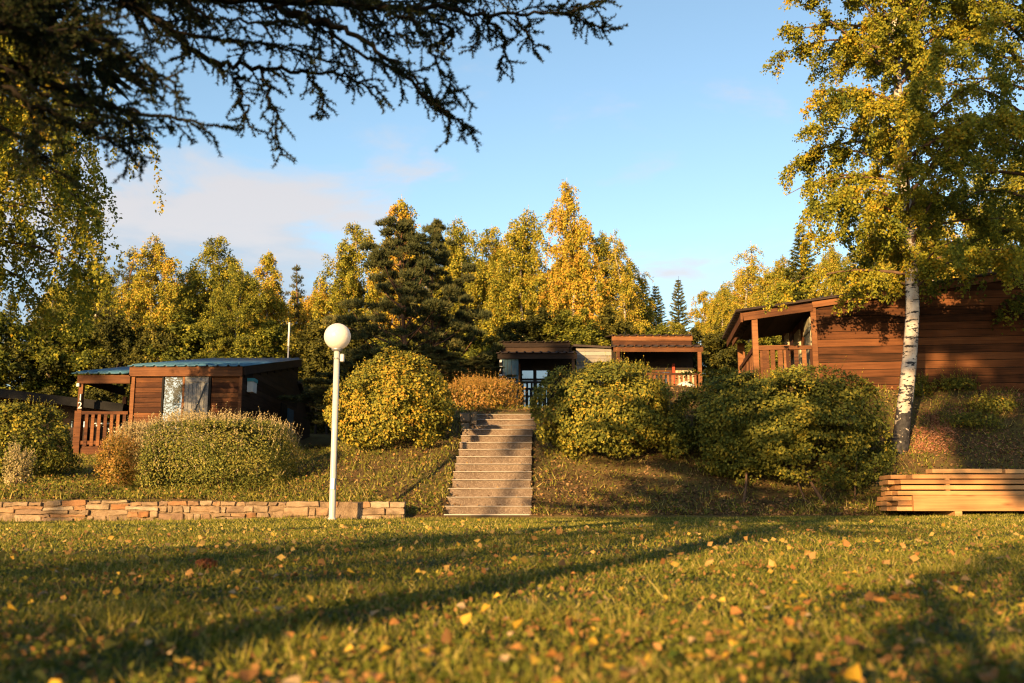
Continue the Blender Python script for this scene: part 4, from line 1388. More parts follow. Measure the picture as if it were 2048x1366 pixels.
def conifer_geo(seed, H, Rad, nw, per, needle, dens, droop, cb=0.08, r0=0.14, crown_pow=0.85, upturn=0.0, tint=(0.4, 0.25), wid=0.10, lift=0.1, tuft=False):
    """spruce / pine: whorls of boughs carrying flat sprays of needles"""
    rg = np.random.default_rng(seed)
    tp = np.array([[0.08 * math.sin(k + seed), 0.08 * math.cos(k * 1.3 + seed), H * k / 9] for k in range(10)])
    tp[0, 2] = -0.3
    lines = [(tp, r0 * (1 - np.linspace(0, 1, 10)) + 0.012)]
    PP, DD, TT = [], [], []
    for i in range(nw):
        tt = (i + 0.3 * rg.random()) / nw
        z = H * (cb + (0.985 - cb) * tt)
        for q in range(per):
            az = q * 2 * math.pi / per + i * 1.1 + rg.normal(0, 0.25)
            L = Rad * (1 - tt) ** crown_pow * (rg.uniform(0.65, 1.1) if not tuft else rg.uniform(0.45, 1.15)) + 0.12
            e = R(-8 + 45 * tt) + lift
            d = np.array([math.cos(az) * math.cos(e), math.sin(az) * math.cos(e), math.sin(e)])
            pts_ = [np.array([0, 0, z])]
            ns = 6
            for k in range(ns):
                d = d + np.array([0, 0, -droop + (upturn * k / ns)]) + rg.normal(0, 0.04, 3)
                d = d / np.linalg.norm(d)
                pts_.append(pts_[-1] + d * L / ns)
            pts_ = np.array(pts_)
            lines.append((pts_, np.linspace(0.012 * L + 0.006, 0.004, ns + 1)))
            m_ = max(6, int(dens * L))
            s = rg.uniform(0.12, 1.0, m_) if not tuft else 1 - 0.62 * rg.random(m_) ** 1.4
            B = np.stack([np.interp(s * ns, range(ns + 1), pts_[:, a]) for a in range(3)], -1)
            side = np.array([-math.sin(az), math.cos(az), 0])
            out = np.array([math.cos(az), math.sin(az), -0.1])
            sg = rg.choice([-1, 1], m_)
            w = wid * L * (1.05 - s * 0.75) * rg.random(m_)
            B = B + side * (sg * w)[:, None] + out * (w * 0.5)[:, None] + np.array([0, 0, -1]) * (w * (0.25 if not tuft else -0.1))[:, None]
            D = side * (sg * 0.7)[:, None] + out * 0.8 + rg.normal(0, 0.35, (m_, 3)) + np.array([0, 0, 0.45 if tuft else -0.25])
            PP.append(B)
            DD.append(D)
            TT.append(np.clip(rg.normal(tint[0], tint[1], m_) + rg.normal(0, 0.1), 0, 1))
    P, D, T = np.concatenate(PP), np.concatenate(DD), np.concatenate(TT)
    if tuft:
        k = 9
        P, D, T = np.repeat(P, k, 0), np.repeat(unit(D), k, 0) + rg.normal(0, 0.6, (len(P) * k, 3)), np.repeat(T, k)
    return lines, blade_arrays(P, D, needle * rg.uniform(0.6, 1.2, len(P)), needle * (0.16 if tuft else 0.26), T, rg)


def pine_geo(seed, H, Rad, nb, tufts, needle, cb=0.10, r0=0.16, tint=(0.42, 0.22)):
    """old pine: crooked trunk, long boughs ending in flat cushions of needle tufts"""
    rg = np.random.default_rng(seed)
    tp = np.array([[0.25 * math.sin(k * 0.6 + seed), 0.2 * math.cos(k * 0.7 + seed), H * k / 9] for k in range(10)])
    tp[0] = (0, 0, -0.3)
    lines = [(tp, r0 * (1 - np.linspace(0, 1, 10)) ** 0.8 + 0.015)]
    PP, DD, TT = [], [], []
    for i in range(nb):
        tt = (i + rg.random()) / nb
        z = H * (cb + (0.96 - cb) * tt)
        c0 = np.array([np.interp(z, tp[:, 2], tp[:, 0]), np.interp(z, tp[:, 2], tp[:, 1]), z])
        az = i * 2.399 + rg.normal(0, 0.4)
        L = Rad * min(1, 1.2 * (1.02 - tt) ** 0.85) * rg.uniform(0.5, 1.1) + 0.15
        e = R(rg.uniform(0, 25) + 35 * tt)
        d = np.array([math.cos(az) * math.cos(e), math.sin(az) * math.cos(e), math.sin(e)])
        pts_ = [c0]
        for k in range(6):
            d = unit(d + np.array([0, 0, 0.05]) + rg.normal(0, 0.10, 3))
            pts_.append(pts_[-1] + d * L / 6)
        pts_ = np.array(pts_)
        lines.append((pts_, np.linspace(0.016 * L + 0.012, 0.006, 7)))
        for s_, w in ((1.0, 1.0), (0.78, 0.85), (0.55, 0.6)):
            c = np.array([np.interp(s_ * 6, range(7), pts_[:, a]) for a in range(3)]) + rg.normal(0, 0.16, 3)
            r_ = w * rg.uniform(0.35, 0.62) * (0.55 + 0.45 * L / Rad)
            m_ = int(tufts * w * (r_ / 0.5) ** 2)
            q = unit(rg.normal(size=(m_, 3))) * (rg.random(m_) ** 0.4)[:, None]
            PP.append(c + q * np.array([r_, r_, r_ * 0.42]))
            DD.append(q * 0.6 + np.array([0, 0, 0.5]) + d * 0.5)
            TT.append(np.clip(rg.normal(tint[0], tint[1], m_) + rg.normal(0, 0.12), 0, 1))
    P, D, T = np.concatenate(PP), unit(np.concatenate(DD)), np.concatenate(TT)
    k = 6
    P, D, T = np.repeat(P, k, 0), np.repeat(D, k, 0) + rg.normal(0, 0.5, (len(P) * k, 3)), np.repeat(T, k)
    return lines, blade_arrays(P, D, needle * rg.uniform(0.6, 1.2, len(P)), needle * 0.19, T, rg)


def tree_meshes(lines, geo, wood, leaf, sides=5):
    tm = tube_mesh('trunk', lines[:1], sides + 2)
    tm.materials.append(wood)
    bm_ = tube_mesh('branches', lines[1:], max(3, sides - 2))
    bm_.materials.append(M_TWIG if wood is M_BIRCH else wood)
    V, F, T = geo
    cm = raw_mesh('crown', V, F, T)
    cm.materials.append(leaf)
    return tm, bm_, cm


def plant_tree(name, label, meshes, loc, scale=1.0, rotz=0.0, group=None, cat='tree', sxy=None):
    t_ = thing(name, label, cat, loc, rotz, group)
    s = sxy if sxy is not None else scale
    for nm, me in zip(('trunk', 'branches', 'crown'), meshes):
        o = link(nm, me, None, t_)
        o.scale = (s, s, scale)
    return t_


# near birches
Yt = 18.2
b0 = at(1800, 890, Yt)
bz = float(hill_z(b0.x, Yt))
wp = [(1797, 900), (1812, 790), (1822, 680), (1825, 580), (1812, 400), (1796, 200), (1788, 20)]
tr_pts = [tuple(at(a, b, Yt + 0.1 * i) - Vector((b0.x, Yt, bz))) for i, (a, b) in enumerate(wp)]
tr_pts[0] = (tr_pts[0][0] - 0.05, tr_pts[0][1], -0.35)
tr_pts.append((tr_pts[-1][0] - 0.1, tr_pts[-1][1] + 0.2, 12.6))
lines, geo, tw = tree_geo(101, 12.6, 0.235, 3.05, 110, 172000, 0.063, 0.30, 0.132, tr_pts, (0.52, 0.24), (0.25, 0.75), (18, 60), profile=lambda t_: 0.95 * min(1.0, (t_ + 0.35) ** 0.5 * (1.04 - t_) ** 0.45 * 1.2))
rg = np.random.default_rng(5)
for (p, d_, l) in tw[::3]:
    e = p + d_ * l * 0.7
    lines.append((np.array([p, (p + e) / 2 + np.array([0, 0, -0.05 * l]), e + np.array([0, 0, -0.5 * l])]), [0.005, 0.004, 0.003]))
plant_tree('birch_tree', 'big birch with white trunk standing on the right bank', tree_meshes(lines, geo, M_BIRCH, L_BIRCH, 8), (b0.x, Yt, bz))
lines, geo, tw = tree_geo(102, 13.5, 0.18, 3.1, 76, 72000, 0.068, 0.4, 0.16, None, (0.42, 0.26), (0.3, 0.95), (15, 55))
plant_tree('birch_tree', 'greener birch crown entering from the right edge behind the big birch', tree_meshes(lines, geo, M_BIRCH, L_BIRCH, 7), (10.7, 19.0, float(hill_z(10.7, 19.0))))
lines, geo, tw = tree_geo(103, 10.6, 0.36, 3.5, 70, 98000, 0.072, 0.62, 0.15, None, (0.58, 0.25), (0.5, 1.3), (10, 50))
plant_tree('birch_tree', 'weeping birch with golden hanging leaves at the left edge', tree_meshes(lines, geo, M_BIRCH, L_BIRCH, 7), (-10.4, 18.6, float(hill_z(-10.4, 18.6))))

# forest kinds (shared by many trees)
BK = []
for k, (rad, cbv, dr, tn) in enumerate(((2.3, 0.22, 0.5, 0.60), (2.7, 0.18, 0.42, 0.52), (2.0, 0.2, 0.6, 0.68), (3.1, 0.2, 0.35, 0.43), (1.9, 0.12, 0.55, 0.60))):
    lines, geo, tw = tree_geo(200 + k, 13.0, cbv, rad * 1.15, 76, 39000, 0.122, dr, 0.13, None, (tn, 0.25), (0.35, 1.1), (25, 62), 0.3, 4, jit=0.09)
    BK.append(tree_meshes(lines, geo, M_BIRCH, L_GOLD))
lines, geo, tw = tree_geo(210, 13.0, 0.35, 2.1, 44, 9000, 0.11, 0.5, 0.12, None, (0.8, 0.2), (0.35, 1.0), (25, 62), 0.4, 4, jit=0.09)
SPARSE = tree_meshes(lines, geo, M_BIRCH, L_GOLD)
lines, geo, tw = tree_geo(211, 6.0, 0.06, 2.3, 44, 24000, 0.13, 0.25, 0.09, None, (0.22, 0.2), (0.3, 0.8), (20, 70), 0.3, 4, jit=0.08)
THICKET = tree_meshes(lines, geo, M_DBARK, L_UNDER)
gold_crown = THICKET[2].copy()
gold_crown.materials.clear()
gold_crown.materials.append(L_GOLD)
THICKET_GOLD = (THICKET[0], THICKET[1], gold_crown)
SP = []
for k in range(2):
    SP.append(tree_meshes(*conifer_geo(300 + k, 13.0, 2.5, 40, 7, 0.26, 62, 0.09, 0.05, 0.15, 0.95, 0.24), M_DBARK, L_SPRUCE))
PN = tree_meshes(*pine_geo(322, 11.0, 4.4, 76, 130, 0.24), M_BARK, L_PINE)
PN2 = tree_meshes(*pine_geo(323, 12.0, 1.9, 26, 60, 0.20, 0.3), M_BARK, L_PINE)


def forest(name, label, meshes, meshH, px, top, Y, wide=1.0, group='trees of the wood behind the cabins'):
    p = at(px, top, Y)
    z0 = float(hill_z(p.x, Y))
    s = (p.z - z0) / (meshH + 0.25)
    return plant_tree(name, label, meshes, (p.x, Y, z0), s, random.uniform(0, 6.28), group, 'tree', s * wide )


F_ = [
    ('spruce_tree', 'small dark spruce tip beside the weeping birch', SP[0], 13, 118, 556, 56, 1.3),
    ('spruce_tree', 'small spruce tip second from the weeping birch', SP[1], 13, 142, 552, 58, 1.3),
    ('birch_tree', 'bronze leaved birch left of the tall pine above number 12', BK[3], 13, 195, 508, 46, 1.0),
    ('pine_tree', 'dark topped pine left of the thin white trunked birch', PN2, 12, 258, 492, 45, 1.3),
    ('birch_tree', 'tall thin birch with white trunk above the roof of number 12', BK[0], 13, 316, 455, 44, 1.0),
    ('birch_tree', 'green birch right of the thin white trunked birch', BK[3], 13, 378, 528, 47, 0.9),
    ('birch_tree', 'birch with forked feathery top between thin birch and antenna', BK[1], 13, 438, 458, 46, 1.0),
    ('birch_tree', 'low bright yellow-green birch above the ridge of number 12', BK[3], 13, 480, 530, 42, 0.95),
    ('birch_tree', 'golden pointed birch above the antenna mast', BK[4], 13, 542, 492, 45, 1.1),
    ('pine_tree', 'dark slim pine top between golden birch and the lamp globe', PN2, 12, 600, 520, 48, 0.9),
    ('birch_tree', 'low yellow birch directly behind the lamp globe', BK[0], 13, 640, 548, 46, 1.0),
    ('birch_tree', 'golden birch with rounded top left of the big pine', BK[1], 13, 705, 432, 45, 0.9),
    ('birch_tree', 'tall pointed golden birch rising behind the big pine', BK[4], 13, 796, 380, 45, 1.0),
    ('pine_tree', 'big dark pine behind the rounded bush', PN, 11, 808, 430, 33.5, 1.0),
    ('pine_tree', 'second dark pine top beside the big pine', PN, 11, 872, 434, 35, 0.8),
    ('birch_tree', 'airy yellow birch right of the big pine', BK[0], 13, 920, 425, 46, 0.9),
    ('birch_tree', 'broad golden birch behind number 7', BK[1], 13, 985, 440, 47, 0.9),
    ('birch_tree', 'broad high golden birch above number 7 roof', BK[0], 13, 1046, 402, 45, 1.0),
    ('birch_tree', 'tallest birch with narrow golden spire and weeping sides', BK[2], 13, 1142, 348, 44, 0.9),
    ('birch_tree', 'bronze birch right of the tallest birch', BK[3], 13, 1212, 455, 45, 0.8),
    ('birch_tree', 'thin twiggy birch at the right end of the middle wood', SPARSE, 13, 1240, 450, 44, 1.0),
    ('spruce_tree', 'far dark spruce, left one of the row in the gap', SP[0], 13, 1286, 545, 66, 1.3),
    ('spruce_tree', 'far small spruce, second of the row in the gap', SP[1], 13, 1311, 562, 68, 1.3),
    ('spruce_tree', 'far slim spruce standing alone in the gap', SP[0], 13, 1356, 548, 68, 1.1),
    ('birch_tree', 'orange leaved low tree in the gap behind sunlit cabin', BK[1], 13, 1410, 572, 46, 0.9),
    ('birch_tree', 'low orange tree left of the long cabin porch', BK[0], 13, 1440, 562, 42, 0.9),
    ('birch_tree', 'nearly bare birch with thin twigs above the long cabin porch', SPARSE, 13, 1492, 478, 45, 1.3),
    ('birch_tree', 'dense golden birch behind the nearly bare birch', BK[1], 13, 1505, 520, 50, 1.0),
    ('birch_tree', 'round golden birch above the roof peak of the long cabin porch', BK[3], 13, 1570, 505, 47, 0.9),
    ('birch_tree', 'orange gold birch left of the nearly bare birch', BK[0], 13, 1452, 555, 48, 0.9),
    ('birch_tree', 'golden low birch behind the porch roof of the long cabin', BK[1], 13, 1540, 535, 42, 1.0),
    ('spruce_tree', 'green spruce tip left of the big birch crown', SP[1], 13, 1600, 436, 46, 1.3),
    ('birch_tree', 'yellow birch right of the green spruce tip', BK[0], 13, 1655, 478, 44, 0.9),
    ('birch_tree', 'yellow birch seen through the big birch crown', BK[1], 13, 1740, 420, 44, 1.0),
    ('birch_tree', 'golden birch behind the long cabin roof right of the trunk', BK[0], 13, 1850, 380, 42, 1.1),
    ('birch_tree', 'golden birch near the right edge behind the long cabin', BK[1], 13, 1960, 330, 44, 1.1),
    ('birch_tree', 'tall golden birch at the right edge of the wood', BK[4], 13, 2050, 290, 44, 1.4),
]
for (nm, lab, ms, mh, px_, top_, Y_, wd) in F_:
    forest(nm, lab, ms, mh, px_, top_, Y_, wd)
# second row of the wood and the thicket at its foot
gen = random.Random(3)
MARKS = [(-150, 'a point beyond the left edge'), (-10, 'the left edge of the view'), (90, 'the dark left cabin roof'), (200, 'the porch roof of number 12'), (300, 'the glazed door of number 12'), (395, 'the grey shutter of number 12'),
         (482, 'the corner post of number 12'), (577, 'the antenna mast'), (674, 'the lamp globe'), (750, 'the left boughs of the big pine'), (830, 'the big pine trunk'), (920, 'the orange shrub'), (1000, 'the left end of number 7'),
         (1075, 'the door of number 7'), (1150, 'the right end of number 7 roof'), (1195, 'the pale shed'), (1240, 'the left end of the sunlit cabin'), (1320, 'the middle of the sunlit cabin'), (1400, 'the right post of the sunlit cabin'),
         (1475, 'the back post of the long cabin porch'), (1520, 'the front post of the long cabin porch'), (1632, 'the corner of the long cabin'), (1720, 'the boards left of the birch trunk'), (1815, 'the big birch trunk'),
         (1900, 'the boards right of the birch trunk'), (1980, 'the bare wall near the right edge'), (2046, 'the right edge of the view'), (2300, 'a point beyond the right edge')]
USED = set()


def where(pre, px):
    i = max(k for k, m in enumerate(MARKS) if m[0] <= px)
    a_, b_ = MARKS[i], MARKS[min(i + 1, len(MARKS) - 1)]
    f_ = (px - a_[0]) / max(1, b_[0] - a_[0])
    opts = ([f'{pre} behind {a_[1]}', f'{pre} just right of {a_[1]}'] if f_ < 0.5 else [f'{pre} behind {b_[1]}', f'{pre} just left of {b_[1]}'])
    opts.append(f'{pre} between {a_[1]} and {b_[1]}')
    for t_ in opts:
        if t_ not in USED and len(t_.split()) <= 16:
            USED.add(t_)
            return t_
    return opts[0]


for k in range(30):
    px_ = -120 + k * 78 + gen.uniform(-20, 20)
    env = np.interp(px_, [-150, 100, 300, 650, 800, 1000, 1200, 1280, 1380, 1450, 1600, 2100], [560, 580, 540, 580, 500, 490, 530, 605, 615, 590, 540, 430])
    ms = gen.choice(BK + [SP[0], SP[1]])
    forest('wood_tree', where('farther tree', px_), ms, 13, px_, env + gen.uniform(-25, 25), gen.uniform(54, 66), gen.uniform(0.9, 1.3), 'second row of the wood')
for k in range(22):
    px_ = 120 + k * 86 + gen.uniform(-22, 22)
    if 1270 < px_ < 1400:
        continue
    env = np.interp(px_, [100, 230, 330, 480, 620, 700, 800, 900, 1000, 1140, 1250, 1400, 1500, 1600, 1800, 2050], [560, 520, 500, 510, 560, 480, 430, 460, 450, 410, 480, 590, 530, 500, 440, 350])
    forest('birch_tree', where('slender golden birch', px_), gen.choice((BK[0], BK[2], BK[4], BK[4])), 13, px_, env + gen.uniform(-5, 35), gen.uniform(47.5, 52), gen.uniform(0.75, 1.0), 'slender birches of the wood')
for k in range(30):
    px_ = -60 + k * 76 + gen.uniform(-25, 25)
    if 940 < px_ < 1010 and False:
        continue
    forest('thicket_tree', where('low dark thicket tree' if k % 5 not in (1, 3) else 'low yellow thicket tree', px_), THICKET if k % 5 not in (1, 3) else THICKET_GOLD, 6, px_, gen.uniform(615, 665), gen.uniform(40.5, 43.5), gen.uniform(1.0, 1.5), 'thicket at the foot of the wood')
for k, px_ in enumerate((735, 800, 880, 950)):
    forest('juniper', ('dark juniper between lamp globe and big pine trunk', 'dark juniper at the foot of the big pine', 'dark juniper right of the big pine trunk', 'dark juniper left of number 7')[k], PN, 11, px_, (700, 692, 694, 715)[k], 31.5 + 0.5 * k, 2.6, 'dark low conifers before the cabins')


# ------------------------------------------------------------------ the spruce overhead, trunk left of the camera
sx, sy = -3.3, 2.3
spr = thing('spruce_tree', 'dark spruce whose boughs hang into the top left of the view', 'tree', (sx, sy, float(lawn_z(sx, sy))))
o3 = np.array(spr.location)
tp = np.array([[0.03 * math.sin(k), 0.03 * math.cos(k * 1.4), 7.6 * k / 11] for k in range(12)])
tp[0, 2] = -0.3
link('trunk', tube_mesh('trunk', [(tp, 0.17 * (1 - np.linspace(0, 1, 12)) + 0.012)], 10), M_DBARK, spr)
lines, geo = conifer_geo(401, 7.6, 2.5, 15, 9, 0.18, 190, 0.075, 0.40, 0.12, 0.95, 0.16)
link('upper_limbs', tube_mesh('upper_limbs', lines[1:], 4), M_DBARK, spr)
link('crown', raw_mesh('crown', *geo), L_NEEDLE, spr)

rg = np.random.default_rng(9)


def pp(px, py, Y):
    return np.array(at(px, py, Y)) - o3


z1 = np.array([0, 0, 2.45])
z2 = np.array([0, 0, 2.05])
LIMBS0 = [
    ([z1, pp(-120, -70, 3.3), pp(150, -25, 3.7), pp(420, -8, 3.95), pp(650, 8, 4.1), pp(850, 14, 4.2), pp(1000, 28, 4.3), pp(1110, 22, 4.35), pp(1205, 6, 4.4)], 0.034, 0.42),
    ([z1, pp(-150, -110, 3.4), pp(120, -90, 3.9), pp(450, -70, 4.3), pp(760, -45, 4.6), pp(960, -30, 4.8), pp(1100, -14, 4.9)], 0.03, 0.42),
    ([pp(240, -18, 3.8), pp(325, 45, 3.85), pp(410, 118, 3.9), pp(500, 132, 3.95), pp(600, 140, 4.0), pp(690, 150, 4.05), pp(760, 185, 4.1)], 0.024, 0.27),
    ([pp(560, 20, 4.0), pp(640, 40, 3.95), pp(720, 75, 3.9), pp(790, 130, 3.9), pp(850, 190, 3.9), pp(900, 230, 3.9), pp(950, 262, 3.9)], 0.02, 0.24),
    ([pp(520, 136, 3.95), pp(535, 180, 3.9), pp(550, 230, 3.85), pp(556, 298, 3.82)], 0.010, 0.13),
    ([pp(470, 130, 3.95), pp(480, 180, 4.0), pp(498, 250, 4.02)], 0.009, 0.10),
    ([pp(610, 140, 4.0), pp(640, 185, 4.05), pp(655, 245, 4.08)], 0.009, 0.12),
    ([pp(820, 14, 4.2), pp(880, 45, 4.25), pp(905, 62, 4.3), pp(890, 80, 4.3), pp(870, 90, 4.3)], 0.009, 0.12),
    ([pp(960, 26, 4.3), pp(1010, 70, 4.3), pp(1005, 110, 4.3), pp(1000, 138, 4.3)], 0.010, 0.14),
    ([pp(1030, 28, 4.3), pp(1060, 75, 4.35), pp(1070, 104, 4.35)], 0.009, 0.13),
    ([pp(1120, 24, 4.35), pp(1180, 45, 4.4), pp(1222, 66, 4.4)], 0.008, 0.10),
    ([pp(940, 24, 4.25), pp(960, 60, 4.25), pp(942, 100, 4.25)], 0.006, 0.05),
    ([z2, pp(-140, 70, 3.0), pp(40, 130, 3.15), pp(180, 190, 3.3), pp(300, 228, 3.4), pp(428, 246, 3.5)], 0.030, 0.32),
    ([z2, pp(-160, 20, 2.9), pp(20, 50, 3.0), pp(150, 70, 3.15), pp(280, 120, 3.3), pp(360, 180, 3.4)], 0.026, 0.34),
    ([pp(-60, 130, 2.95), pp(40, 190, 3.0), pp(130, 235, 3.1), pp(200, 270, 3.2), pp(255, 308, 3.3)], 0.018, 0.28),
    ([pp(-90, 190, 2.8), pp(0, 250, 2.85), pp(60, 290, 2.9), pp(110, 345, 3.0)], 0.014, 0.22),
    ([pp(60, -20, 3.6), pp(160, 30, 3.5), pp(230, 90, 3.5), pp(300, 150, 3.5)], 0.014, 0.26),
    ([pp(-60, -10, 3.4), pp(40, 40, 3.4), pp(110, 110, 3.4), pp(160, 170, 3.4)], 0.014, 0.28),
    ([pp(330, -14, 3.9), pp(360, 60, 3.95), pp(380, 110, 4.0)], 0.012, 0.18),
    ([pp(690, 8, 4.1), pp(740, 50, 4.2), pp(780, 70, 4.25), pp(830, 70, 4.3)], 0.010, 0.16),
]
LIMBS = list(LIMBS0)
for i_, amt in ((0, 2), (1, 2), (2, 2), (3, 2), (12, 1), (13, 1), (14, 1), (16, 1), (17, 1)):
    for q in range(amt):
        cp = [np.array(p) for p in LIMBS0[i_][0]]
        w = np.array([rg.normal(0, 0.10), rg.normal(0, 0.22), abs(rg.normal(0.05, 0.07))])
        cp = [p + w * min(1, j / 2) * (1 - 0.6 * j / len(cp)) + rg.normal(0, 0.03, 3) for j, p in enumerate(cp)]
        k_ = int(len(cp) * rg.uniform(0.75, 1.0))
        LIMBS.append((cp[:max(4, k_)], LIMBS0[i_][1] * 0.6, LIMBS0[i_][2]))
wood, NP, ND, NL = [], [], [], []


def needle_run(pts_, dens=640.0):
    """needles all round a twig"""
    seg = np.linalg.norm(np.diff(pts_, axis=0), axis=1)
    tot_ = seg.sum()
    n = max(10, int(tot_ * dens))
    s = rg.random(n)
    cum = np.concatenate([[0], np.cumsum(seg)]) / tot_
    B = np.stack([np.interp(s, cum, pts_[:, a]) for a in range(3)], -1)
    tang = unit(np.stack([np.interp(s, cum, np.gradient(pts_[:, a])) for a in range(3)], -1))
    D = unit(rg.normal(size=(n, 3)))
    D = unit(D - tang * (D * tang).sum(1, keepdims=True)) + tang * 0.55
    NP.append(B)
    ND.append(D)
    NL.append(np.full(n, 0.015) * rg.uniform(0.7, 1.15, n))


def twig_line(p, d, L, n=5, grav=0.10):
    pts_ = [p]
    for k in range(n):
        d = unit(d + np.array([0, 0, -grav]) + rg.normal(0, 0.10, 3))
        pts_.append(pts_[-1] + d * L / n)
    return np.array(pts_)


for (cp, r0_, blen) in LIMBS:
    n = max(8, 6 * len(cp))
    ln = smooth_line(cp, n)
    ln += rg.normal(0, 0.008, ln.shape)
    wood.append((ln, np.linspace(r0_ * 0.85, 0.004, n)))
    seg = np.linalg.norm(np.diff(ln, axis=0), axis=1)
    cum = np.concatenate([[0], np.cumsum(seg)])
    needle_run(ln[int(n * 0.15):], 1000)
    s = 0.10 if r0_ < 0.02 else 0.5
    sgn = 1
    while s < cum[-1]:
        p = np.array([np.interp(s, cum, ln[:, a]) for a in range(3)])
        i = min(n - 2, int(np.searchsorted(cum, s)))
        tg_ = unit(ln[min(i + 1, n - 1)] - ln[max(i - 1, 0)])
        side = unit(np.cross(tg_, np.array([0, 0, 1.0])))
        d = unit(tg_ * rg.uniform(0.4, 1.0) + side * sgn * rg.uniform(0.3, 1.0) + np.array([0, 0, rg.uniform(-0.85, 0.5)]))
        L = blen * rg.uniform(0.35, 1.0) * (1.05 - 0.5 * s / cum[-1])
        tl = twig_line(p, d, L, 6, 0.035)
        flat = unit(np.cross(d, unit(rg.normal(size=3) + np.array([0, 0, 1.2]))))
        wood.append((tl, np.linspace(0.0045, 0.0018, 7)))
        needle_run(tl[1:])
        m_ = max(3, int(L / 0.030))
        for q in range(m_):
            f_ = 0.8 + 5.0 * (q + rg.random() * 0.6) / m_
            k = min(5, int(f_))
            b_ = tl[k] + (tl[k + 1] - tl[k]) * (f_ - k if f_ < 6 else 1.0)
            d2 = unit(unit(tl[k + 1] - tl[k]) * rg.uniform(0.6, 1.0) + flat * (1 if q % 2 else -1) * rg.uniform(0.6, 1.0) + rg.normal(0, 0.22, 3) + np.array([0, 0, -0.08]))
            t2 = twig_line(b_, d2, rg.uniform(0.035, 0.10) * (1.1 - 0.4 * q / m_), 3, 0.03)
            wood.append((t2, np.linspace(0.0022, 0.0013, 4)))
            needle_run(t2)
        sgn = -sgn
        s += rg.uniform(0.035, 0.075)
link('bough', tube_mesh('bough', wood, 3), M_DBARK, spr)
P, D, L = np.concatenate(NP), np.concatenate(ND), np.concatenate(NL)
V, F, T = blade_arrays(P, D, L, 0.0056, np.clip(rg.normal(0.4, 0.25, len(P)), 0, 1), rg)
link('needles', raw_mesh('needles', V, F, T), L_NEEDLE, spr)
print('needles', len(P))

# ------------------------------------------------------------------ unseen trees and bushes behind the camera, shaped for the long shadows they throw
def sun_pos(u, y):
    """point at distance y whose shadow runs along the line u"""
    return ((u + y * math.sin(SUN_AZ)) / math.cos(SUN_AZ), y)


def tall_birch(seed, H, cb, rad, nl):
    l_, g_, _ = tree_geo(seed, H, cb, rad, 46, nl, 0.24, 0.30, 0.15, None, (0.5, 0.25), (0.4, 1.1), (20, 60), 0.3, 5, jit=0.1)  # leaves oversized so the unseen crown blocks more sun
    return tree_meshes(l_, g_, M_BIRCH, L_GOLD)


M_T = tree_meshes(*conifer_geo(420, 8.2, 1.5, 16, 7, 0.2, 60, 0.08, 0.40, 0.20, 0.8, 0.14), M_DBARK, L_SPRUCE)
SHADE = [('spruce_tree', M_T, -1.75, -4.4), ('birch_tree', tall_birch(430, 15.0, 0.37, 2.8, 26000), 1.6, -8.0), ('birch_tree', tall_birch(431, 13.5, 0.69, 0.75, 9000), -6.85, -13.0),
         ('birch_tree', tall_birch(432, 17.5, 0.70, 1.5, 12000), -12.9, -14.0), ('birch_tree', tall_birch(434, 17.0, 0.70, 3.2, 15000), -24.9, -10.0)]
for k, (nm, ms, u, y) in enumerate(SHADE):
    x, y = sun_pos(u, y)
    plant_tree(nm, ('short spruce', 'birch with its crown high up', 'slim birch', 'very tall birch', 'broad birch')[k] + ' behind the viewer throwing a long shadow', ms, (x, y, float(lawn_z(x, y))), 1.0, k * 1.3, 'trees behind the viewer')
for k, (u, y, rx_, h_, n_, pw) in enumerate(((-3.65, -3.0, 1.7, 3.0, 9500, 3.0), (1.0, -3.2, 1.2, 2.2, 6500, 3.0))):
    x, y = sun_pos(u, y)
    shrub('garden_bush', ('broad tall bush behind the viewer, left', 'small bush right behind the viewer')[k], 0, (x, y, float(lawn_z(x, y)) - 0.05), rx_ * 1.05, 0.8, h_, n_, 0.09, L_BUSH, 60 + k, pw, 0.10, 5, (0.45, 0.2), 0, None, 0.0, 'bush')

# ------------------------------------------------------------------ grass, litter, leaves
def in_view(x, y, m=0.03):
    return np.abs(x) < (0.52 + m) * y + 0.25


def lawn_blades():
    rg = np.random.default_rng(21)
    out = []
    for (ya, yb, dens, hh, wd) in ((1.25, 3.2, 6500, 0.056, 0.0046), (3.2, 6.0, 4200, 0.050, 0.0058), (6.0, 10.0, 2300, 0.042, 0.008), (10.0, 15.85, 1300, 0.040, 0.012)):
        wmax = 0.57 * yb + 0.3
        n = int(dens * (yb - ya) * 2 * wmax)
        x, y = rg.uniform(-wmax, wmax, n), rg.uniform(ya, yb, n)
        patch = wobble(x, y, 0.35, 3.0) + 0.7 * wobble(x, y, 1.2, 1.0)
        ok = in_view(x, y) & (rg.random(n) < 0.55 + 0.35 * patch)
        x, y, patch = x[ok], y[ok], patch[ok]
        n = len(x)
        P = np.stack([x, y, lawn_z(x, y) - 0.003], -1)
        lean = rg.normal(0, 0.75, (n, 3))
        lean[:, 2] = 1.0
        h = hh * rg.uniform(0.35, 1.15, n) * (1 + 0.35 * patch)
        h = np.where(rg.random(n) < 0.012, h * 2.0, h)
        tn = np.clip(rg.normal(0.45, 0.2, n) + 0.12 * patch, 0, 1)
        tn = np.where(rg.random(n) < 0.13, rg.uniform(0.85, 1.0, n), tn)
        out.append(blade_arrays(P, lean, h, wd * rg.uniform(0.6, 1.4, n), tn, rg))
    return join(*out)


V, F, T = lawn_blades()
kind(link('lawn_grass', raw_mesh('lawn_grass', V, F, T), L_GRASS), 'stuff')
print('blades', len(F))

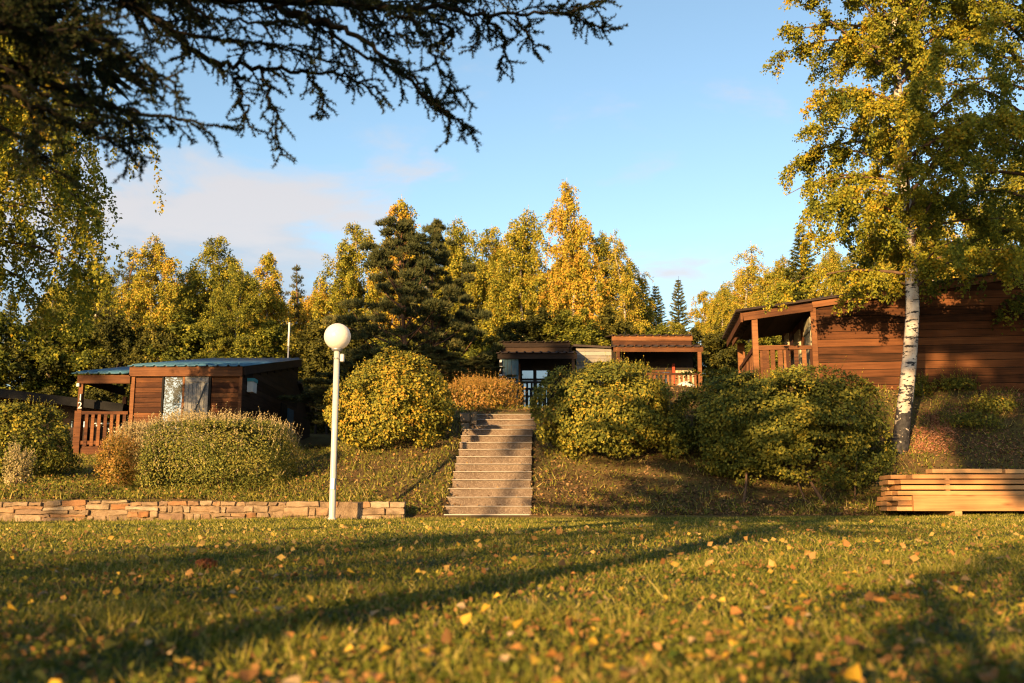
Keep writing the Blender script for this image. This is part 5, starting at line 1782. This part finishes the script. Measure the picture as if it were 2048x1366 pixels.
# clover and small broad weeds between the grass, and crumbs of brown litter
rg = np.random.default_rng(22)
n = 60000
y = 1.25 + (rg.random(n) ** 1.5) * 9.5
x = rg.uniform(-1, 1, n) * (0.56 * y + 0.25)
ok = rg.random(n) < 0.55 + 0.45 * wobble(x, y, 0.5, 5.0)
x, y = x[ok], y[ok]
P = np.stack([x, y, lawn_z(x, y) + rg.uniform(0.004, 0.03, len(x))], -1)
ax = rg.normal(size=(len(x), 3)) * np.array([1, 1, 0.45])
tn = np.where(rg.random(len(x)) < 0.34, rg.uniform(0.72, 1.0, len(x)), np.clip(rg.normal(0.32, 0.18, len(x)), 0, 0.68))
V, F, T = leaf_arrays(P, rg.uniform(0.010, 0.026, len(x)), tn, rg, ax, 0.3, 0.8)
kind(link('clover', raw_mesh('clover', V, F, T), L_WEED), 'stuff')


def hill_cover():
    rg = np.random.default_rng(23)
    n = 160000
    y = 16.0 + (rg.random(n) ** 1.35) * 16.0
    x = rg.uniform(-1, 1, n) * (0.56 * y + 0.3)
    st = (np.abs(x - stair_cx(y)) < 0.70) & (y < 21.6)
    ok = ~st
    x, y = x[ok], y[ok]
    n = len(x)
    z = hill_z(x, y)
    patch = wobble(x, y, 0.8, 4.0) + 0.5 * wobble(x, y, 0.3, 1.0)
    green = rg.random(n) < (0.45 + 0.3 * patch) * np.where(x < -1.0, 1.6, np.where(x < 4.5, 0.6, 0.9))
    P = np.stack([x, y, z + 0.005], -1)
    gi = np.where(green)[0]
    hb = gi[rg.random(len(gi)) < 0.6]
    lf = gi[rg.random(len(gi)) < 0.55]
    li = np.where(~green)[0]
    lean = rg.normal(0, 0.55, (len(hb), 3))
    lean[:, 2] = 1
    dry = np.where(rg.random(len(hb)) < 0.22, 0.95, np.clip(rg.normal(0.5, 0.2, len(hb)), 0, 0.85))
    g1 = blade_arrays(P[hb], lean, rg.uniform(0.04, 0.17, len(hb)) * np.clip(1 + 0.5 * patch[hb], 0.5, 1.8), rg.uniform(0.008, 0.018, len(hb)), dry, rg)
    P2 = P[lf] + np.stack([np.zeros(len(lf)), np.zeros(len(lf)), rg.uniform(0.0, 0.11, len(lf))], -1)
    tn = np.where(rg.random(len(lf)) < 0.2, rg.uniform(0.7, 1, len(lf)), np.clip(rg.normal(0.4, 0.18, len(lf)), 0, 0.7))
    g2 = leaf_arrays(P2, rg.uniform(0.025, 0.06, len(lf)), tn, rg, rg.normal(size=(len(lf), 3)) * np.array([1, 1, 0.5]), 0.4, 0.8)
    P3 = P[li] + np.array([0, 0, 0.006])
    # grass hanging over the wall's edge and weeds at its foot
    m_ = 2600
    xw = rg.uniform(-9.5, -1.7, m_)
    ok = wobble(xw, xw * 0, 0.6, 1.5) + rg.normal(0, 0.5, m_) > 0.1
    xw = xw[ok]
    top = rg.random(len(xw)) < 0.55
    PW = np.stack([xw, np.where(top, WY + rg.uniform(0.05, 0.25, len(xw)), WY - rg.uniform(0.0, 0.08, len(xw))), np.where(top, 0.515, lawn_z(xw, np.full(len(xw), WY)))], -1)
    DW = rg.normal(0, 0.5, (len(xw), 3)) + np.stack([np.zeros(len(xw)), np.where(top, -0.7, -0.2), np.ones(len(xw))], -1)
    gw = blade_arrays(PW, DW, rg.uniform(0.04, 0.12, len(xw)), 0.010, np.clip(rg.normal(0.55, 0.25, len(xw)), 0, 1), rg)
    g1 = join(g1, gw)
    g3 = leaf_arrays(P3, rg.uniform(0.03, 0.065, len(li)), rg.random(len(li)), rg, rg.normal(size=(len(li), 3)) * np.array([1, 1, 0.15]), 0.2, 0.7)
    return g1, g2, g3


g1, g2, g3 = hill_cover()
kind(link('bank_grass', raw_mesh('bank_grass', *g1), L_GRASS), 'stuff')
kind(link('ground_cover', raw_mesh('ground_cover', *g2), L_WEED), 'stuff')
kind(link('leaf_litter', raw_mesh('leaf_litter', *g3), L_LITTER), 'stuff')

rg = np.random.default_rng(31)
k = rg.integers(0, 11, 260)
yy = ST0 + k * TREAD + 0.02 + np.abs(rg.normal(0.30, 0.10, 260)).clip(0, 0.31)
sx_ = np.where(rg.random(260) < 0.6, rg.choice([-1, 1], 260) * (0.66 - np.abs(rg.normal(0, 0.12, 260))), rg.uniform(-0.6, 0.6, 260))
P = np.stack([stair_cx(yy) + sx_, yy, 0.30 + (k + 1) * RISE + 0.004 + rg.uniform(0, 0.02, 260)], -1)
V, F, T = leaf_arrays(P, rg.uniform(0.03, 0.055, 260), rg.uniform(0.3, 1, 260), rg, rg.normal(size=P.shape) * np.array([1, 1, 0.3]), 0.3, 0.75)
kind(link('leaves_on_steps', raw_mesh('leaves_on_steps', V, F, T), L_LITTER), 'stuff')

# wood chips spilled down the right bank
rg = np.random.default_rng(24)
PC = []
for (px_, py_, Y_, rx_, ry_, n) in ((1880, 835, 19.0, 0.12, 0.20, 1500), (1862, 862, 18.5, 0.15, 0.18, 1400), (1845, 885, 18.2, 0.20, 0.10, 1200), (1925, 812, 19.5, 0.22, 0.12, 350), (2020, 795, 20.0, 0.42, 0.22, 900), (2010, 900, 18.2, 0.40, 0.25, 500)):
    p = at(px_, py_, Y_)
    x, y = p.x + rg.normal(0, rx_, n), Y_ + rg.normal(0, ry_, n)
    PC.append(np.stack([x, y, hill_z(x, y) + rg.uniform(0.004, 0.035, n)], -1))
P = np.concatenate(PC)
V, F, T = leaf_arrays(P, rg.uniform(0.02, 0.05, len(P)), rg.random(len(P)), rg, rg.normal(size=P.shape) * np.array([1, 1, 0.35]), 0.2, 0.5)
kind(link('wood_chips', raw_mesh('wood_chips', V, F, T), L_CHIP), 'stuff')


def fallen_mesh(k):
    """one curled ovate birch leaf with a stalk"""
    r_ = random.Random(50 + k)
    out = [(0.0, 0.0), (0.30, 0.16), (0.46, 0.32), (0.42, 0.52), (0.26, 0.76), (0.0, 1.0)]
    bm = bmesh.new()
    mid = [bm.verts.new((0, y, 0.10 * math.sin(y * 2.6 + k))) for _, y in out]
    cu = r_.uniform(0.2, 0.6)
    for sg in (-1, 1):
        ed = [bm.verts.new((sg * x * r_.uniform(0.9, 1.1), y, 0.10 * math.sin(y * 2.6 + k) + cu * x * (1 + 0.5 * sg * r_.random()))) if 0 < y < 1 else mid[i] for i, (x, y) in enumerate(out)]
        for i in range(len(out) - 1):
            vs = [mid[i], ed[i], ed[i + 1], mid[i + 1]]
            vs = [v for j, v in enumerate(vs) if v not in vs[:j]]
            bm.faces.new(vs if sg < 0 else vs[::-1])
    a, b, c_ = bm.verts.new((0.012, 0, 0)), bm.verts.new((-0.012, 0, 0)), bm.verts.new((0.05, -0.35, 0.05))
    bm.faces.new((a, b, c_))
    me = bpy.data.meshes.new('fallen_leaf')
    bm.to_mesh(me)
    bm.free()
    at_ = me.attributes.new('tint', 'FLOAT', 'POINT')
    for d_ in at_.data:
        d_.value = 0.5
    return me


FM = [[fallen_mesh(k) for k in range(4)] for _ in FALL]
for i, ms in enumerate(FM):
    for me in ms:
        me.materials.append(FALL[i])
LAB = ['yellow fallen birch leaf lying on the lawn', 'orange fallen leaf lying on the lawn', 'pale tan fallen leaf lying on the lawn', 'brown fallen leaf lying on the lawn']
rl = random.Random(77)
spots = []
while len(spots) < 900:
    y = 1.45 + 11.0 * rl.random() ** 1.15
    x = rl.uniform(-1, 1) * (0.53 * y)
    if rl.random() < 0.35 + 0.65 * min(1, max(0, 0.5 + 0.6 * float(wobble(x, y, 0.8, 2.0)))):
        spots.append((x, y))
spots.sort(key=lambda s: s[1])
for (x, y) in spots[:290]:
    i = rl.choices((0, 1, 2, 3), (0.42, 0.22, 0.24, 0.12))[0]
    o = link('fallen_leaf', FM[i][rl.randrange(4)], None, None, (x, y, float(lawn_z(x, y)) + rl.uniform(0.032, 0.056)), (rl.gauss(0, 0.42), rl.gauss(0, 0.42), rl.uniform(0, 6.28)))
    s = rl.choice((rl.uniform(0.018, 0.028), rl.uniform(0.024, 0.040)))
    o.scale = (s, s, s)
    tag(o, LAB[i], 'leaf', ('yellow', 'orange', 'pale tan', 'brown')[i] + ' leaves fallen on the lawn')
rg = np.random.default_rng(25)
far = np.array(spots[290:])
P = np.stack([far[:, 0], far[:, 1], lawn_z(far[:, 0], far[:, 1]) + 0.042], -1)
V, F, T = leaf_arrays(P, rg.uniform(0.03, 0.06, len(P)), rg.random(len(P)), rg, rg.normal(size=P.shape) * np.array([1, 1, 0.4]), 0.4, 0.75)
kind(link('fallen_leaves', raw_mesh('fallen_leaves', V, F, T), leaf_mat('far_fallen_leaf', [(0, (0.36, 0.22, 0.03)), (0.5, (0.36, 0.25, 0.09)), (1, (0.27, 0.12, 0.04))], 0.2, shift=0.0)), 'stuff')

# spruce cone on the grass
cp_ = at(408, 1163, 4.9)
cone = thing('spruce_cone', 'reddish brown spruce cone lying on the lawn', 'cone', (cp_.x, 4.9, float(lawn_z(cp_.x, 4.9)) + 0.035), 0.15)
cone.scale = (0.75, 0.75, 0.75)
V, F = [], []
link('core', tube_mesh('core', [([(-0.06, 0, 0), (-0.02, 0, 0.003), (0.03, 0, 0.002), (0.07, 0, 0)], [0.01, 0.017, 0.016, 0.006])], 8), M_BARK, cone)
rg = np.random.default_rng(26)
k = np.arange(120)
s = k / 120
a = k * 2.399
rr = 0.019 * np.sin(np.pi * (0.12 + 0.82 * s)) + 0.003
P = np.stack([-0.062 + 0.13 * s, np.cos(a) * rr, np.sin(a) * rr], -1)
D = np.stack([0.9 * np.ones(120), np.cos(a) * 0.6, np.sin(a) * 0.6], -1)
V, F, T = leaf_arrays(P, 0.020, rg.random(120), rg, D, 0.08, 0.9)
link('scales', raw_mesh('scales', V, F, T), leaf_mat('cone_scale', [(0, (0.10, 0.035, 0.015)), (1, (0.20, 0.075, 0.035))], 0.05), cone)
print('objects', len(bpy.data.objects))
